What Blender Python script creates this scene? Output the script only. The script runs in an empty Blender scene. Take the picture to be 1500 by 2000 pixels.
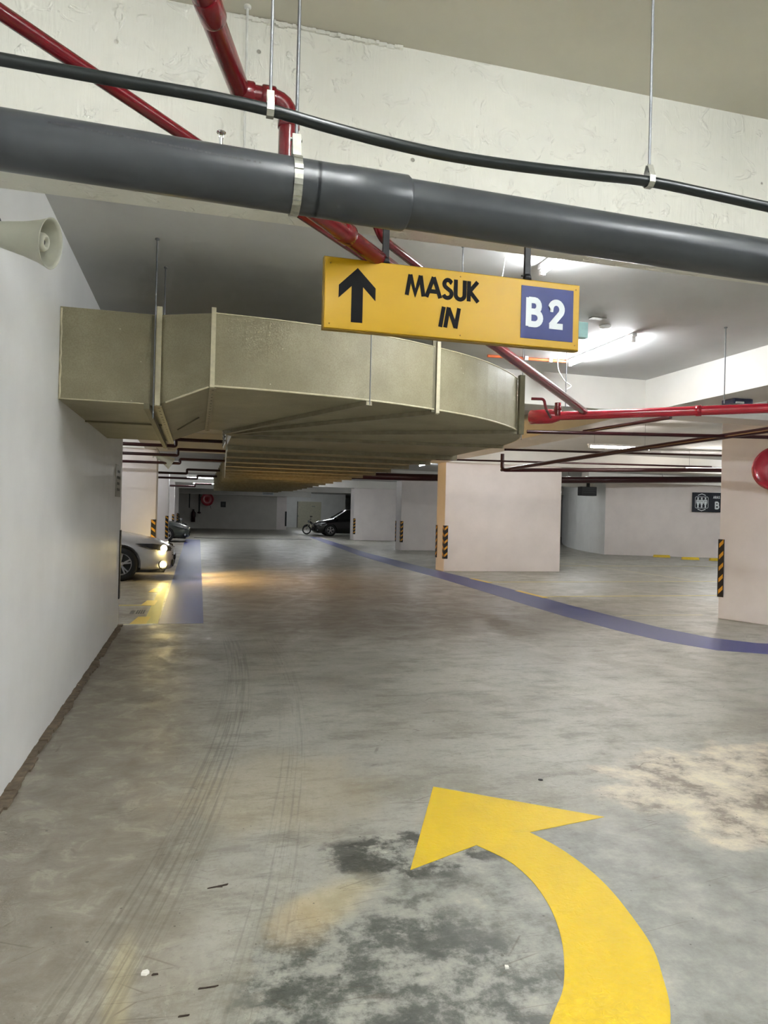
import bpy, bmesh, math, random
from mathutils import Vector, Matrix, noise
PI = math.pi
sc = bpy.context.scene
C = sc.collection
rnd = random.Random(7)

# ------------------------------------------------------------------ camera, world, exposure
YAW, PITCH, ROLL = math.radians(14.75), math.radians(0.2), math.radians(1.4)
fw = Vector((math.sin(YAW)*math.cos(PITCH), math.cos(YAW)*math.cos(PITCH), math.sin(PITCH)))
rt = Vector((math.cos(YAW), -math.sin(YAW), 0)); up = rt.cross(fw)
rt2 = rt*math.cos(ROLL) + up*math.sin(ROLL); up2 = up*math.cos(ROLL) - rt*math.sin(ROLL)
cd = bpy.data.cameras.new('camera'); cam = bpy.data.objects.new('camera', cd); C.objects.link(cam)
cam.matrix_world = Matrix(((rt2.x, up2.x, -fw.x, 0), (rt2.y, up2.y, -fw.y, 0), (rt2.z, up2.z, -fw.z, 1.45), (0, 0, 0, 1)))
cd.sensor_fit = 'VERTICAL'; cd.sensor_height = 36; cd.lens = 1390/2000*36; cd.clip_end = 300; cd.clip_start = 0.05
sc.camera = cam
w = bpy.data.worlds.new('world'); sc.world = w; w.use_nodes = True
w.node_tree.nodes['Background'].inputs[0].default_value = (0.8, 0.9, 1, 1)
w.node_tree.nodes['Background'].inputs[1].default_value = 0.0
sc.view_settings.view_transform = 'Standard'; sc.view_settings.look = 'None'
sc.view_settings.gamma = 1; sc.view_settings.use_curve_mapping = False
sc.view_settings.exposure = 3.72
TUBE = 17.0            # brightness of the lighting tubes
HEAD = 42.0           # headlamp spots (watts)
sc.cycles.use_denoising = True
sc.cycles.max_bounces = 6; sc.cycles.diffuse_bounces = 4; sc.cycles.glossy_bounces = 3
sc.cycles.use_adaptive_sampling = True; sc.cycles.adaptive_threshold = 0.03; sc.cycles.adaptive_min_samples = 24
sc.cycles.sample_clamp_indirect = 6.0

# ------------------------------------------------------------------ materials
def lin(c):
    return tuple(((v/255)/12.92 if v/255 <= .04045 else ((v/255+.055)/1.055)**2.4) for v in c) + (1,)
def newmat(name):
    m = bpy.data.materials.new(name); m.use_nodes = True
    nt = m.node_tree; return m, nt, nt.nodes['Principled BSDF']
def N(nt, t, **kw):
    n = nt.nodes.new(t)
    for k, v in kw.items():
        if isinstance(k, str) and hasattr(n, k): setattr(n, k, v)
    return n
def noise_n(nt, vec, scale, detail=4, rough=.55, dist=0.0):
    n = nt.nodes.new('ShaderNodeTexNoise'); n.inputs['Scale'].default_value = scale
    n.inputs['Detail'].default_value = detail; n.inputs['Roughness'].default_value = rough
    n.inputs['Distortion'].default_value = dist
    if vec is not None: nt.links.new(vec, n.inputs['Vector'])
    return n.outputs['Fac']
def ramp(nt, fac, stops):
    r = nt.nodes.new('ShaderNodeValToRGB'); el = r.color_ramp.elements
    while len(el) < len(stops): el.new(.5)
    for e, (p, c) in zip(el, stops):
        e.position = p; e.color = c if len(c) == 4 else (*c, 1)
    nt.links.new(fac, r.inputs[0]); return r.outputs[0]
def vr(nt, fac, a, b, lo=0., hi=1.):     # smooth map range
    r = nt.nodes.new('ShaderNodeMapRange'); r.interpolation_type = 'SMOOTHSTEP'
    r.inputs[1].default_value = a; r.inputs[2].default_value = b; r.inputs[3].default_value = lo; r.inputs[4].default_value = hi
    nt.links.new(fac, r.inputs[0]); return r.outputs[0]
def mth(nt, op, a, b=None, clamp=False):
    n = nt.nodes.new('ShaderNodeMath'); n.operation = op; n.use_clamp = clamp
    for i, v in enumerate((a, b)):
        if v is None: continue
        if isinstance(v, (int, float)): n.inputs[i].default_value = v
        else: nt.links.new(v, n.inputs[i])
    return n.outputs[0]
def mix(nt, fac, a, b, mode='MIX'):
    n = nt.nodes.new('ShaderNodeMix'); n.data_type = 'RGBA'; n.blend_type = mode
    for s, v in ((n.inputs[0], fac), (n.inputs[6], a), (n.inputs[7], b)):
        if isinstance(v, (int, float)): s.default_value = v
        elif isinstance(v, tuple): s.default_value = v if len(v) == 4 else (*v, 1)
        else: nt.links.new(v, s)
    return n.outputs[2]
def bump(nt, b, h, strength=.3, dist=.01, normal=None):
    n = nt.nodes.new('ShaderNodeBump'); n.inputs['Strength'].default_value = strength; n.inputs['Distance'].default_value = dist
    nt.links.new(h, n.inputs['Height'])
    if normal is not None: nt.links.new(normal, n.inputs['Normal'])
    nt.links.new(n.outputs[0], b.inputs['Normal']); return n.outputs[0]
def objco(nt):
    return nt.nodes.new('ShaderNodeTexCoord').outputs['Object']
def mapping(nt, vec, scale=(1, 1, 1), rot=(0, 0, 0), loc=(0, 0, 0)):
    n = nt.nodes.new('ShaderNodeMapping'); n.inputs['Scale'].default_value = scale
    n.inputs['Rotation'].default_value = rot; n.inputs['Location'].default_value = loc
    nt.links.new(vec, n.inputs['Vector']); return n.outputs[0]
def simple(name, col, rough=.5, metal=0., var=.12, nscale=12, bstr=.0, bscale=60, coat=0., spec=.5):
    m, nt, b = newmat(name)
    v = objco(nt); f = noise_n(nt, v, nscale, 5)
    c = lin(col); dk = tuple(x*(1-var) for x in c[:3])+(1,); lt = tuple(min(1, x*(1+var)) for x in c[:3])+(1,)
    nt.links.new(ramp(nt, f, [(.3, dk), (.7, lt)]), b.inputs['Base Color'])
    b.inputs['Roughness'].default_value = rough; b.inputs['Metallic'].default_value = metal
    b.inputs['Specular IOR Level'].default_value = spec
    if coat: b.inputs['Coat Weight'].default_value = coat; b.inputs['Coat Roughness'].default_value = .05
    if bstr: bump(nt, b, noise_n(nt, v, bscale, 4), bstr, .004)
    return m
def emis(name, col, s):
    m, nt, b = newmat(name); b.inputs['Base Color'].default_value = (*col[:3], 1)
    b.inputs['Emission Color'].default_value = (*col[:3], 1); b.inputs['Emission Strength'].default_value = s
    return m

def plaster(name, col, lumps=.5, drips=False, rough=.6, var=.04):
    m, nt, b = newmat(name); v = objco(nt)
    f1 = noise_n(nt, v, 1.3, 5, .6)
    c = lin(col); dk = tuple(x*(1-var*2) for x in c[:3])+(1,)
    col1 = ramp(nt, f1, [(.35, dk), (.65, c)])
    # pin holes and chips
    vo = nt.nodes.new('ShaderNodeTexVoronoi'); vo.inputs['Scale'].default_value = 5.5; nt.links.new(v, vo.inputs['Vector'])
    hole = vr(nt, vo.outputs['Distance'], .035, .06, 1., 0.)
    pres = vr(nt, noise_n(nt, v, 2.2, 2), .46, .54)
    hole = mth(nt, 'MULTIPLY', hole, pres)
    if drips:
        col1 = mix(nt, mth(nt, 'MULTIPLY', hole, .75), col1, lin((120, 112, 98)))
    nt.links.new(col1, b.inputs['Base Color'])
    b.inputs['Roughness'].default_value = rough
    h = noise_n(nt, v, 3.5, 3, .5, .4)
    h2 = noise_n(nt, mapping(nt, v, (1, 1, .12)), 34, 4, .6, .3)
    hh = mth(nt, 'ADD', mth(nt, 'MULTIPLY', h, 1.0), mth(nt, 'MULTIPLY', h2, .35 if drips else .08))
    if drips:
        lump = vr(nt, noise_n(nt, v, 9, 3, .6, 1.2), .55, .7)
        hh = mth(nt, 'ADD', hh, mth(nt, 'MULTIPLY', lump, .45))
    hh = mth(nt, 'SUBTRACT', hh, mth(nt, 'MULTIPLY', hole, .5))
    bump(nt, b, hh, lumps, .012)
    return m

M = {}
M['wall'] = plaster('white_wall_paint', (240, 240, 238), .10, rough=.42)
M['column'] = plaster('column_paint', (238, 230, 227), .16, rough=.5)
M['beam'] = plaster('rough_beam_plaster', (228, 227, 216), .8, True, rough=.4)
M['beam_far'] = plaster('beam_paint', (232, 229, 222), .18, rough=.5)
M['ceil_near'] = plaster('near_ceiling_paint', (204, 200, 184), .25, rough=.5)
M['ceil'] = plaster('ceiling_paint', (206, 206, 205), .3, rough=.75)
M['dark_ceil'] = plaster('far_ceiling_paint', (200, 196, 188), .2)
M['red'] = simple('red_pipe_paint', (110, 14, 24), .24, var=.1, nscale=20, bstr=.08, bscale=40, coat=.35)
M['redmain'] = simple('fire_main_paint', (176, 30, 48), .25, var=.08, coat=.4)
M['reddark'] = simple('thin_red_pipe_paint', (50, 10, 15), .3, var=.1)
M['pvc'] = simple('grey_pipe_plastic', (62, 65, 68), .33, var=.09, nscale=6, bstr=.04, bscale=25)
M['cable'] = simple('black_conduit', (22, 28, 28), .3, var=.1)
M['galv'] = simple('galvanised_steel', (168, 168, 158), .42, .75, var=.2, nscale=40)
M['rod'] = simple('threaded_steel', (120, 122, 124), .4, .8, bstr=.3, bscale=300)
M['whiterod'] = simple('white_painted_rod', (205, 205, 198), .5)
M['chrome'] = simple('chrome', (210, 210, 210), .12, 1.)
M['black'] = simple('black_metal', (18, 19, 22), .4)
M['ink'] = simple('black_sign_ink', (5, 5, 8), .6, spec=.2)
M['sgyellow'] = simple('sign_yellow', (200, 157, 2), .38, var=.03, nscale=3)
M['sgedge'] = simple('sign_edge', (150, 120, 30), .5)
M['sgblue'] = simple('sign_blue', (24, 42, 116), .4, var=.04)
M['sgwhite'] = simple('sign_white', (225, 232, 236), .5, var=.02)
M['navy'] = simple('sign_navy', (10, 20, 36), .4)
M['dirtywhite'] = simple('speaker_plastic', (176, 176, 160), .42, var=.06, nscale=8)
M['darkgrey'] = simple('dark_grey_plastic', (50, 52, 52), .5)
M['orange'] = simple('orange_conduit', (236, 120, 70), .4)
M['wood'] = simple('door_paint', (206, 202, 180), .5)
M['gyellow'] = simple('guard_yellow', (226, 160, 40), .45)
M['gblack'] = simple('guard_rubber', (20, 19, 20), .5)
M['stopyellow'] = simple('wheel_stop_yellow', (222, 190, 30), .5)
M['tyre'] = simple('tyre_rubber', (16, 16, 17), .7)
M['alloy'] = simple('alloy_wheel', (190, 190, 192), .3, .7)
M['glass'] = simple('dark_car_glass', (12, 14, 16), .06, coat=1.)
M['silver'] = simple('silver_car_paint', (176, 176, 178), .3, .15, var=.03, coat=.8)
M['blackpaint'] = simple('black_car_paint', (10, 10, 12), .2, .2, var=.05, coat=1.)
M['greenpaint'] = simple('dark_grey_green_car_paint', (66, 74, 70), .3, .4, var=.05, coat=.8)
M['lens'] = simple('lamp_lens', (150, 152, 155), .1, .3, coat=1.)
M['lamp_on'] = emis('lit_headlamp', (1, .78, .30), 9)
M['redlens'] = simple('red_lens', (120, 8, 8), .2, coat=1.)
M['tube'] = emis('lit_tube', (.93, .97, 1.0), TUBE)
M['tubewarm'] = emis('lit_warm_tube', (1.0, .93, .86), TUBE)
M['houswhite'] = simple('light_housing', (225, 225, 225), .4)
M['cyan'] = simple('pale_cyan_sign', (190, 232, 232), .5)
M['chip'] = simple('white_chip', (235, 232, 225), .6)
M['bark'] = simple('dark_debris', (60, 48, 38), .8)
M['blueobj'] = simple('bluish_plastic', (70, 76, 112), .4)

# duct lagging: coarse coated cloth
m, nt, b = newmat('duct_lagging'); v = objco(nt)
f = noise_n(nt, v, 3, 5); f2 = noise_n(nt, v, 110, 3)
c1 = ramp(nt, f, [(.3, lin((148, 140, 112))), (.7, lin((170, 163, 135)))])
c1 = mix(nt, vr(nt, f2, .35, .7, 0, .4), c1, lin((128, 120, 92)))
sp = nt.nodes.new('ShaderNodeTexVoronoi'); sp.inputs['Scale'].default_value = 9; nt.links.new(v, sp.inputs['Vector'])
c1 = mix(nt, vr(nt, sp.outputs['Distance'], .03, .05, .8, 0), c1, lin((215, 205, 175)))
nt.links.new(c1, b.inputs['Base Color']); b.inputs['Roughness'].default_value = .55
bump(nt, b, f2, .35, .003); M['duct'] = m
M['ductflange'] = simple('duct_flange_metal', (150, 142, 118), .5, .2, var=.15, nscale=15, bstr=.2)
M['ductedge'] = simple('sealed_duct_edge', (214, 206, 176), .55, var=.1, nscale=30)
M['tape'] = simple('duct_underside_flange', (118, 112, 88), .55, .1, var=.12)

# worn yellow and blue floor paint
def floorpaint(name, col, rough, wear):
    m, nt, b = newmat(name); v = objco(nt)
    f = noise_n(nt, v, 4, 6, .65, .4); g = noise_n(nt, v, 38, 6, .7, .8)
    c = lin(col); base = ramp(nt, f, [(.3, tuple(x*.92 for x in c[:3])+(1,)), (.7, c)])
    flake = vr(nt, g, .66, .76)
    base = mix(nt, mth(nt, 'MULTIPLY', flake, wear), base, tuple(x*.6 for x in c[:3])+(1,))
    st = noise_n(nt, mapping(nt, v, (.35, 3, 1)), 7, 5, .6)
    base = mix(nt, vr(nt, st, .6, .8, 0, wear), base, lin((140, 136, 124)))
    nt.links.new(base, b.inputs['Base Color'])
    b.inputs['Roughness'].default_value = rough
    bump(nt, b, g, .8, .006)
    return m
M['flooryellow'] = floorpaint('yellow_floor_paint', (224, 188, 6), .36, .25)
M['floorblue'] = floorpaint('blue_floor_paint', (36, 48, 118), .40, .3)
M['lineyellow'] = floorpaint('faded_line_paint', (206, 190, 92), .45, .5)
M['linewhite'] = floorpaint('faded_pale_line_paint', (190, 184, 150), .45, .6)

# concrete floor
def concrete():
    m, nt, b = newmat('worn_concrete_floor'); v = objco(nt)
    sep = nt.nodes.new('ShaderNodeSeparateXYZ'); nt.links.new(v, sep.inputs[0]); X, Y = sep.outputs[0], sep.outputs[1]
    L_ = nt.links
    base = ramp(nt, noise_n(nt, v, .55, 6, .6, .5), [(.3, lin((146, 142, 130))), (.5, lin((164, 162, 152))), (.72, lin((180, 177, 166)))])
    tr = noise_n(nt, mapping(nt, v, (1, 1, 1), (0, 0, .3), (3, 7, 0)), 1.7, 8, .7, 0)
    base = mix(nt, vr(nt, tr, .48, .62, 0, .55), base, lin((128, 124, 110)))
    base = mix(nt, vr(nt, tr, .40, .26, 0, .45), base, lin((196, 190, 178)))
    sw = noise_n(nt, mapping(nt, v, (.6, 1.8, 1), (0, 0, -.25)), 3.4, 8, .74, 0)      # trowel swirls
    base = mix(nt, vr(nt, sw, .5, .62, 0, .5), base, lin((112, 108, 96)))
    fine = noise_n(nt, v, 30, 6, .8, .2)
    base = mix(nt, vr(nt, fine, .5, .7, 0, .45), base, lin((98, 94, 84)))
    base = mix(nt, vr(nt, fine, .46, .3, 0, .3), base, lin((204, 200, 188)))
    # soft ellipse masks, edges broken by noise
    wob = noise_n(nt, v, 3.2, 7, .62, .2); wobf = mth(nt, 'SUBTRACT', wob, .5)
    def ell(cx, cy, rx, ry, soft=.05, wb=.55, ang=0):
        px = mth(nt, 'SUBTRACT', X, cx); py = mth(nt, 'SUBTRACT', Y, cy)
        ca, sa = math.cos(ang), math.sin(ang)
        qx = mth(nt, 'ADD', mth(nt, 'MULTIPLY', px, ca), mth(nt, 'MULTIPLY', py, sa))
        qy = mth(nt, 'SUBTRACT', mth(nt, 'MULTIPLY', py, ca), mth(nt, 'MULTIPLY', px, sa))
        d = mth(nt, 'SQRT', mth(nt, 'ADD', mth(nt, 'POWER', mth(nt, 'ABSOLUTE', mth(nt, 'DIVIDE', qx, rx)), 2), mth(nt, 'POWER', mth(nt, 'ABSOLUTE', mth(nt, 'DIVIDE', qy, ry)), 2)))
        d = mth(nt, 'ADD', d, mth(nt, 'MULTIPLY', wobf, wb))
        return vr(nt, d, 1-soft, 1+soft, 1, 0)
    # brown grime beside the left wall
    gl = vr(nt, mth(nt, 'ADD', X, mth(nt, 'MULTIPLY', wobf, .7)), -.25, .35, 1, 0)
    blot = noise_n(nt, v, 5.5, 9, .68, .7)
    cl = ramp(nt, blot, [(.38, lin((118, 108, 94))), (.55, lin((138, 130, 116))), (.62, lin((160, 154, 138))), (.68, lin((134, 126, 110)))])
    base = mix(nt, mth(nt, 'MULTIPLY', gl, .8), base, cl)
    # brown drive lane further in
    dl = ell(3.0, 12.5, 3.2, 4.6, .35, .9)
    base = mix(nt, mth(nt, 'MULTIPLY', dl, .5), base, lin((112, 96, 78)))
    dl = ell(2.6, 9.2, 2.6, 1.1, .35, 1.2)
    base = mix(nt, mth(nt, 'MULTIPLY', dl, .4), base, lin((104, 94, 80)))
    # bluish grey worn zone with dark blotches
    zone = ell(1.3, 1.9, 1.12, 1.2, .02, .6)
    zr = ell(2.2, 1.6, 1.4, 1.6, .1, .5)
    zt = noise_n(nt, v, 5.0, 8, .74, 0)
    zc = ramp(nt, zt, [(.34, lin((78, 78, 72))), (.44, lin((112, 112, 104))), (.52, lin((142, 142, 134))), (.62, lin((158, 156, 146))), (.7, lin((188, 180, 160)))])
    zc2 = ramp(nt, zt, [(.3, lin((110, 108, 102))), (.5, lin((140, 140, 134))), (.64, lin((160, 158, 150))), (.74, lin((186, 180, 168)))])
    base = mix(nt, mth(nt, 'MULTIPLY', zr, .85), base, zc2)
    base = mix(nt, mth(nt, 'MULTIPLY', zone, .9), base, mix(nt, vr(nt, X, .9, 1.7), zc, zc2))
    dk = ell(.95, 2.93, .42, .2, .15, 1.3); base = mix(nt, mth(nt, 'MULTIPLY', mth(nt, 'MULTIPLY', dk, vr(nt, zt, .56, .44)), .9), base, lin((70, 70, 64)))
    dk = ell(.62, 2.06, .5, .5, .3, 1.2); base = mix(nt, mth(nt, 'MULTIPLY', mth(nt, 'MULTIPLY', dk, vr(nt, zt, .58, .42)), .85), base, lin((76, 78, 72)))
    # ochre margins
    oc = ell(.52, 2.63, .22, .10, .5, 2.2, .6); base = mix(nt, mth(nt, 'MULTIPLY', oc, .5), base, lin((198, 184, 146)))
    oc = ell(.38, 2.52, .10, .14, .5, 2.2, -.4); base = mix(nt, mth(nt, 'MULTIPLY', oc, .35), base, lin((180, 158, 122)))
    oc = ell(-.19, 2.2, .04, .3, .5, 1.2); base = mix(nt, mth(nt, 'MULTIPLY', oc, .35), base, lin((190, 176, 132)))
    oc = ell(.45, 3.75, .5, .5, .4, 1.4); base = mix(nt, mth(nt, 'MULTIPLY', oc, .22), base, lin((188, 168, 126)))
    # cream patch on the right
    cr = ell(3.25, 3.15, 1.08, .74, .12, 1.1, -.1)
    ct = ramp(nt, noise_n(nt, v, 4.0, 8, .74, 0), [(.40, lin((122, 112, 98))), (.48, lin((176, 166, 150))), (.58, lin((206, 196, 174))), (.7, lin((222, 210, 172)))])
    base = mix(nt, mth(nt, 'MULTIPLY', cr, .92), base, ct)
    # tyre marks sweeping toward the camera
    cx, cy, R0 = -6.2, 7.6, 6.62
    dd = mth(nt, 'SQRT', mth(nt, 'ADD', mth(nt, 'POWER', mth(nt, 'ABSOLUTE', mth(nt, 'SUBTRACT', X, cx)), 2), mth(nt, 'POWER', mth(nt, 'ABSOLUTE', mth(nt, 'MULTIPLY', mth(nt, 'SUBTRACT', Y, cy), .55)), 2)))
    r = mth(nt, 'SUBTRACT', dd, R0)
    band = mth(nt, 'MULTIPLY', vr(nt, mth(nt, 'ABSOLUTE', r), .06, .16, 1, 0), vr(nt, Y, 8.8, 7.8))
    comb = nt.nodes.new('ShaderNodeCombineXYZ'); L_.new(mth(nt, 'MULTIPLY', r, 60), comb.inputs[0]); L_.new(mth(nt, 'MULTIPLY', Y, .8), comb.inputs[1])
    stt = noise_n(nt, comb.outputs[0], 1.0, 3, .6)
    mark = mth(nt, 'MULTIPLY', mth(nt, 'MULTIPLY', band, vr(nt, stt, .45, .6)), .42)
    base = mix(nt, mark, base, lin((84, 80, 72)))
    r2 = mth(nt, 'SUBTRACT', dd, R0+.42)
    band2 = mth(nt, 'MULTIPLY', vr(nt, mth(nt, 'ABSOLUTE', r2), .04, .14, 1, 0), vr(nt, Y, 9.0, 7.8))
    comb2 = nt.nodes.new('ShaderNodeCombineXYZ'); L_.new(mth(nt, 'MULTIPLY', r2, 70), comb2.inputs[0]); L_.new(mth(nt, 'MULTIPLY', Y, .9), comb2.inputs[1])
    base = mix(nt, mth(nt, 'MULTIPLY', mth(nt, 'MULTIPLY', band2, vr(nt, noise_n(nt, comb2.outputs[0], 1, 3, .6), .5, .62)), .3), base, lin((92, 88, 80)))
    # scratches
    for ang, sc_, th in ((.5, 5, .012), (-.7, 6, .010), (1.2, 4, .010)):
        wv = nt.nodes.new('ShaderNodeTexVoronoi'); wv.feature = 'DISTANCE_TO_EDGE'; wv.inputs['Scale'].default_value = sc_
        L_.new(mapping(nt, v, (.35, 2.2, 1), (0, 0, ang)), wv.inputs['Vector'])
        ln = vr(nt, wv.outputs['Distance'], th*.4, th, 1, 0)
        pr = vr(nt, noise_n(nt, mapping(nt, v, (1, 1, 1), (0, 0, 0), (ang*9, 3, 0)), 2.6, 3), .55, .63)
        base = mix(nt, mth(nt, 'MULTIPLY', mth(nt, 'MULTIPLY', ln, pr), .45), base, lin((84, 72, 60)))
    # specks and drops
    for s, th, pw in ((42, .11, .55), (19, .08, .8), (8, .06, .75), (3.6, .09, .28)):
        vo = nt.nodes.new('ShaderNodeTexVoronoi'); vo.inputs['Scale'].default_value = s; L_.new(mapping(nt, v, (1, 1, 1), (0, 0, s)), vo.inputs['Vector'])
        dot = vr(nt, mth(nt, 'ADD', vo.outputs['Distance'], mth(nt, 'MULTIPLY', wobf, .1)), th*.6, th, 1, 0)
        pr = vr(nt, noise_n(nt, mapping(nt, v, (1, 1, 1), (0, 0, 0), (s, s, 0)), 1.5, 2), .5, .6)
        base = mix(nt, mth(nt, 'MULTIPLY', mth(nt, 'MULTIPLY', dot, pr), pw), base, lin((62, 54, 46)))
    L_.new(base, b.inputs['Base Color'])
    rg = noise_n(nt, v, 2.3, 7, .65, .8)
    L_.new(vr(nt, rg, .3, .7, .30, .55), b.inputs['Roughness'])
    b.inputs['Specular IOR Level'].default_value = .5
    hh = mth(nt, 'ADD', mth(nt, 'MULTIPLY', fine, .5), mth(nt, 'MULTIPLY', sw, 1.0))
    hh = mth(nt, 'ADD', hh, mth(nt, 'MULTIPLY', zone, .35))
    bump(nt, b, hh, .55, .007)
    return m
M['floor'] = concrete()
M['grime'] = simple('rough_mortar_edge', (112, 98, 80), .8, var=.35, nscale=22, bstr=.8, bscale=40)

# ------------------------------------------------------------------ mesh helpers
class MB:
    def __init__(s): s.v = []; s.f = []; s.sm = []
    def add(s, vs, fs, smooth=False):
        o = len(s.v); s.v += [Vector(p) for p in vs]; s.f += [tuple(i+o for i in f) for f in fs]; s.sm += [smooth]*len(fs); return s
    def box(s, x0, x1, y0, y1, z0, z1):
        x0, x1 = sorted((x0, x1)); y0, y1 = sorted((y0, y1)); z0, z1 = sorted((z0, z1))
        return s.add([(x0,y0,z0),(x1,y0,z0),(x1,y1,z0),(x0,y1,z0),(x0,y0,z1),(x1,y0,z1),(x1,y1,z1),(x0,y1,z1)],
                     [(0,3,2,1),(4,5,6,7),(0,1,5,4),(1,2,6,5),(2,3,7,6),(3,0,4,7)])
    def prism(s, pts, z0, z1):
        n = len(pts); a = sum(pts[i][0]*pts[(i+1)%n][1]-pts[(i+1)%n][0]*pts[i][1] for i in range(n))
        if a < 0: pts = pts[::-1]
        vs = [(x, y, z0) for x, y in pts]+[(x, y, z1) for x, y in pts]
        return s.add(vs, [tuple(range(n))[::-1], tuple(range(n, 2*n))]+[(i, (i+1)%n, n+(i+1)%n, n+i) for i in range(n)])
    def bar(s, a, b, wd, ht, upv=(0, 0, 1)):        # rectangular bar a->b
        a, b = Vector(a), Vector(b); d = (b-a).normalized(); u = Vector(upv)
        sx = d.cross(u)
        if sx.length < 1e-4: sx = d.cross(Vector((1, 0, 0)))
        sx.normalize(); uz = sx.cross(d)
        vs = [p+sx*(i*wd/2)+uz*(j*ht/2) for p in (a, b) for i, j in ((-1,-1),(1,-1),(1,1),(-1,1))]
        return s.add(vs, [(0,3,2,1),(4,5,6,7),(0,1,5,4),(1,2,6,5),(2,3,7,6),(3,0,4,7)])
    def tube(s, pts, r, n=14, caps=True):
        pts = [Vector(p) for p in pts]; rs = r if isinstance(r, (list, tuple)) else [r]*len(pts)
        rings = []; pu = None
        for i, p in enumerate(pts):
            if i == 0: d = pts[1]-pts[0]
            elif i == len(pts)-1: d = pts[-1]-pts[-2]
            else: d = (pts[i+1]-p).normalized()+(p-pts[i-1]).normalized()
            if d.length < 1e-9: d = Vector((0, 0, 1))
            d.normalize()
            if pu is None: pu = Vector((0, 0, 1)) if abs(d.z) < .9 else Vector((1, 0, 0))
            sx = d.cross(pu); sx.normalize(); pu = sx.cross(d)
            rings.append([p+(sx*math.cos(2*PI*k/n)+pu*math.sin(2*PI*k/n))*rs[i] for k in range(n)])
        vs = [q for rg in rings for q in rg]; fs = []
        for i in range(len(rings)-1):
            for k in range(n):
                fs.append((i*n+k, i*n+(k+1)%n, (i+1)*n+(k+1)%n, (i+1)*n+k))
        s.add(vs, fs, True)
        if caps:
            s.add(rings[0], [tuple(range(n))]); s.add(rings[-1], [tuple(range(n))[::-1]])
        return s
    def lathe(s, prof, axis_o, axis_d, n=28, smooth=True):   # prof: list of (t along axis, radius)
        o, d = Vector(axis_o), Vector(axis_d).normalized()
        a = d.cross(Vector((0, 0, 1)));
        if a.length < 1e-3: a = Vector((1, 0, 0))
        a.normalize(); b2 = a.cross(d)
        vs = []
        for t, r in prof:
            for k in range(n): vs.append(o+d*t+(a*math.cos(2*PI*k/n)+b2*math.sin(2*PI*k/n))*r)
        fs = [(i*n+k, i*n+(k+1)%n, (i+1)*n+(k+1)%n, (i+1)*n+k) for i in range(len(prof)-1) for k in range(n)]
        return s.add(vs, fs, smooth)
    def build(s, name, mat, parent=None, local=False, bevel=0):
        me = bpy.data.meshes.new(name)
        vs = s.v
        if parent is not None and not local:
            base = Vector((0, 0, 0)); p = parent
            while p is not None: base = base+p.location; p = p.parent
            vs = [q-base for q in s.v]
        me.from_pydata([tuple(q) for q in vs], [], s.f)
        me.polygons.foreach_set('use_smooth', s.sm); me.update()
        bm = bmesh.new(); bm.from_mesh(me); bmesh.ops.recalc_face_normals(bm, faces=bm.faces); bm.to_mesh(me); bm.free()
        o = bpy.data.objects.new(name, me); C.objects.link(o); o.parent = parent
        if mat is not None: me.materials.append(M[mat] if isinstance(mat, str) else mat)
        if bevel:
            md = o.modifiers.new('bevel', 'BEVEL'); md.width = bevel; md.segments = 2; md.limit_method = 'ANGLE'; md.angle_limit = .6
        return o
def refine(p, n=4):
    out = []
    for i in range(len(p)-1):
        p0 = Vector(p[max(0, i-1)]); p1 = Vector(p[i]); p2 = Vector(p[i+1]); p3 = Vector(p[min(len(p)-1, i+2)])
        for k in range(n):
            t = k/n; out.append(tuple(.5*((2*p1)+(p2-p0)*t+(2*p0-5*p1+4*p2-p3)*t*t+(-p0+3*p1-3*p2+p3)*t**3)))
    out.append(p[-1]); return out
def tag(o, label=None, cat=None, group=None, kind=None):
    if label: o['label'] = label
    if cat: o['category'] = cat
    if group: o['group'] = group
    if kind: o['kind'] = kind
    return o
def thing(name, loc, label, cat, group=None, rz=0):
    o = bpy.data.objects.new(name, None); C.objects.link(o); o.location = loc; o.rotation_euler = (0, 0, rz)
    o.empty_display_size = .1
    return tag(o, label, cat, group)
def struct(name, mb, mat, label=None, cat=None):
    o = mb.build(name, mat); o['kind'] = 'structure'
    if label: tag(o, label, cat)
    return o
def copy_tree(o, parent=None):
    c = o.copy(); C.objects.link(c); c.parent = parent
    for ch in o.children: copy_tree(ch, c)
    return c
def arc3(p0, c, p1, n=6):      # quadratic corner curve
    p0, c, p1 = Vector(p0), Vector(c), Vector(p1)
    return [p0*(1-t)**2+c*2*t*(1-t)+p1*t*t for t in [i/n for i in range(n+1)]]
def bend(pts, r, n=6):         # polyline with rounded corners
    pts = [Vector(p) for p in pts]; out = [pts[0]]
    for i in range(1, len(pts)-1):
        a = (pts[i-1]-pts[i]); b2 = (pts[i+1]-pts[i]); rr = min(r, a.length*.45, b2.length*.45)
        out += arc3(pts[i]+a.normalized()*rr, pts[i], pts[i]+b2.normalized()*rr, n)
    out.append(pts[-1]); return out

# ------------------------------------------------------------------ the room
ZC, ZB, ZN = 3.27, 2.86, 3.5
# floor: a dense sheet is not needed, relief comes from the material
struct('floor', MB().box(-9, 28, -9, 80, -.3, 0), 'floor', 'worn grey concrete car park floor with stains', 'floor')
struct('ceiling', MB().box(-9, 28, 3.5, 80, ZC, ZC+.2), 'ceil', 'painted concrete ceiling slab beyond the near beam', 'ceiling')
struct('ceiling', MB().box(-9, 28, -9, 3.25, ZN, ZN+.2), 'ceil_near', 'painted concrete ceiling slab above the viewer', 'ceiling')
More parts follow.
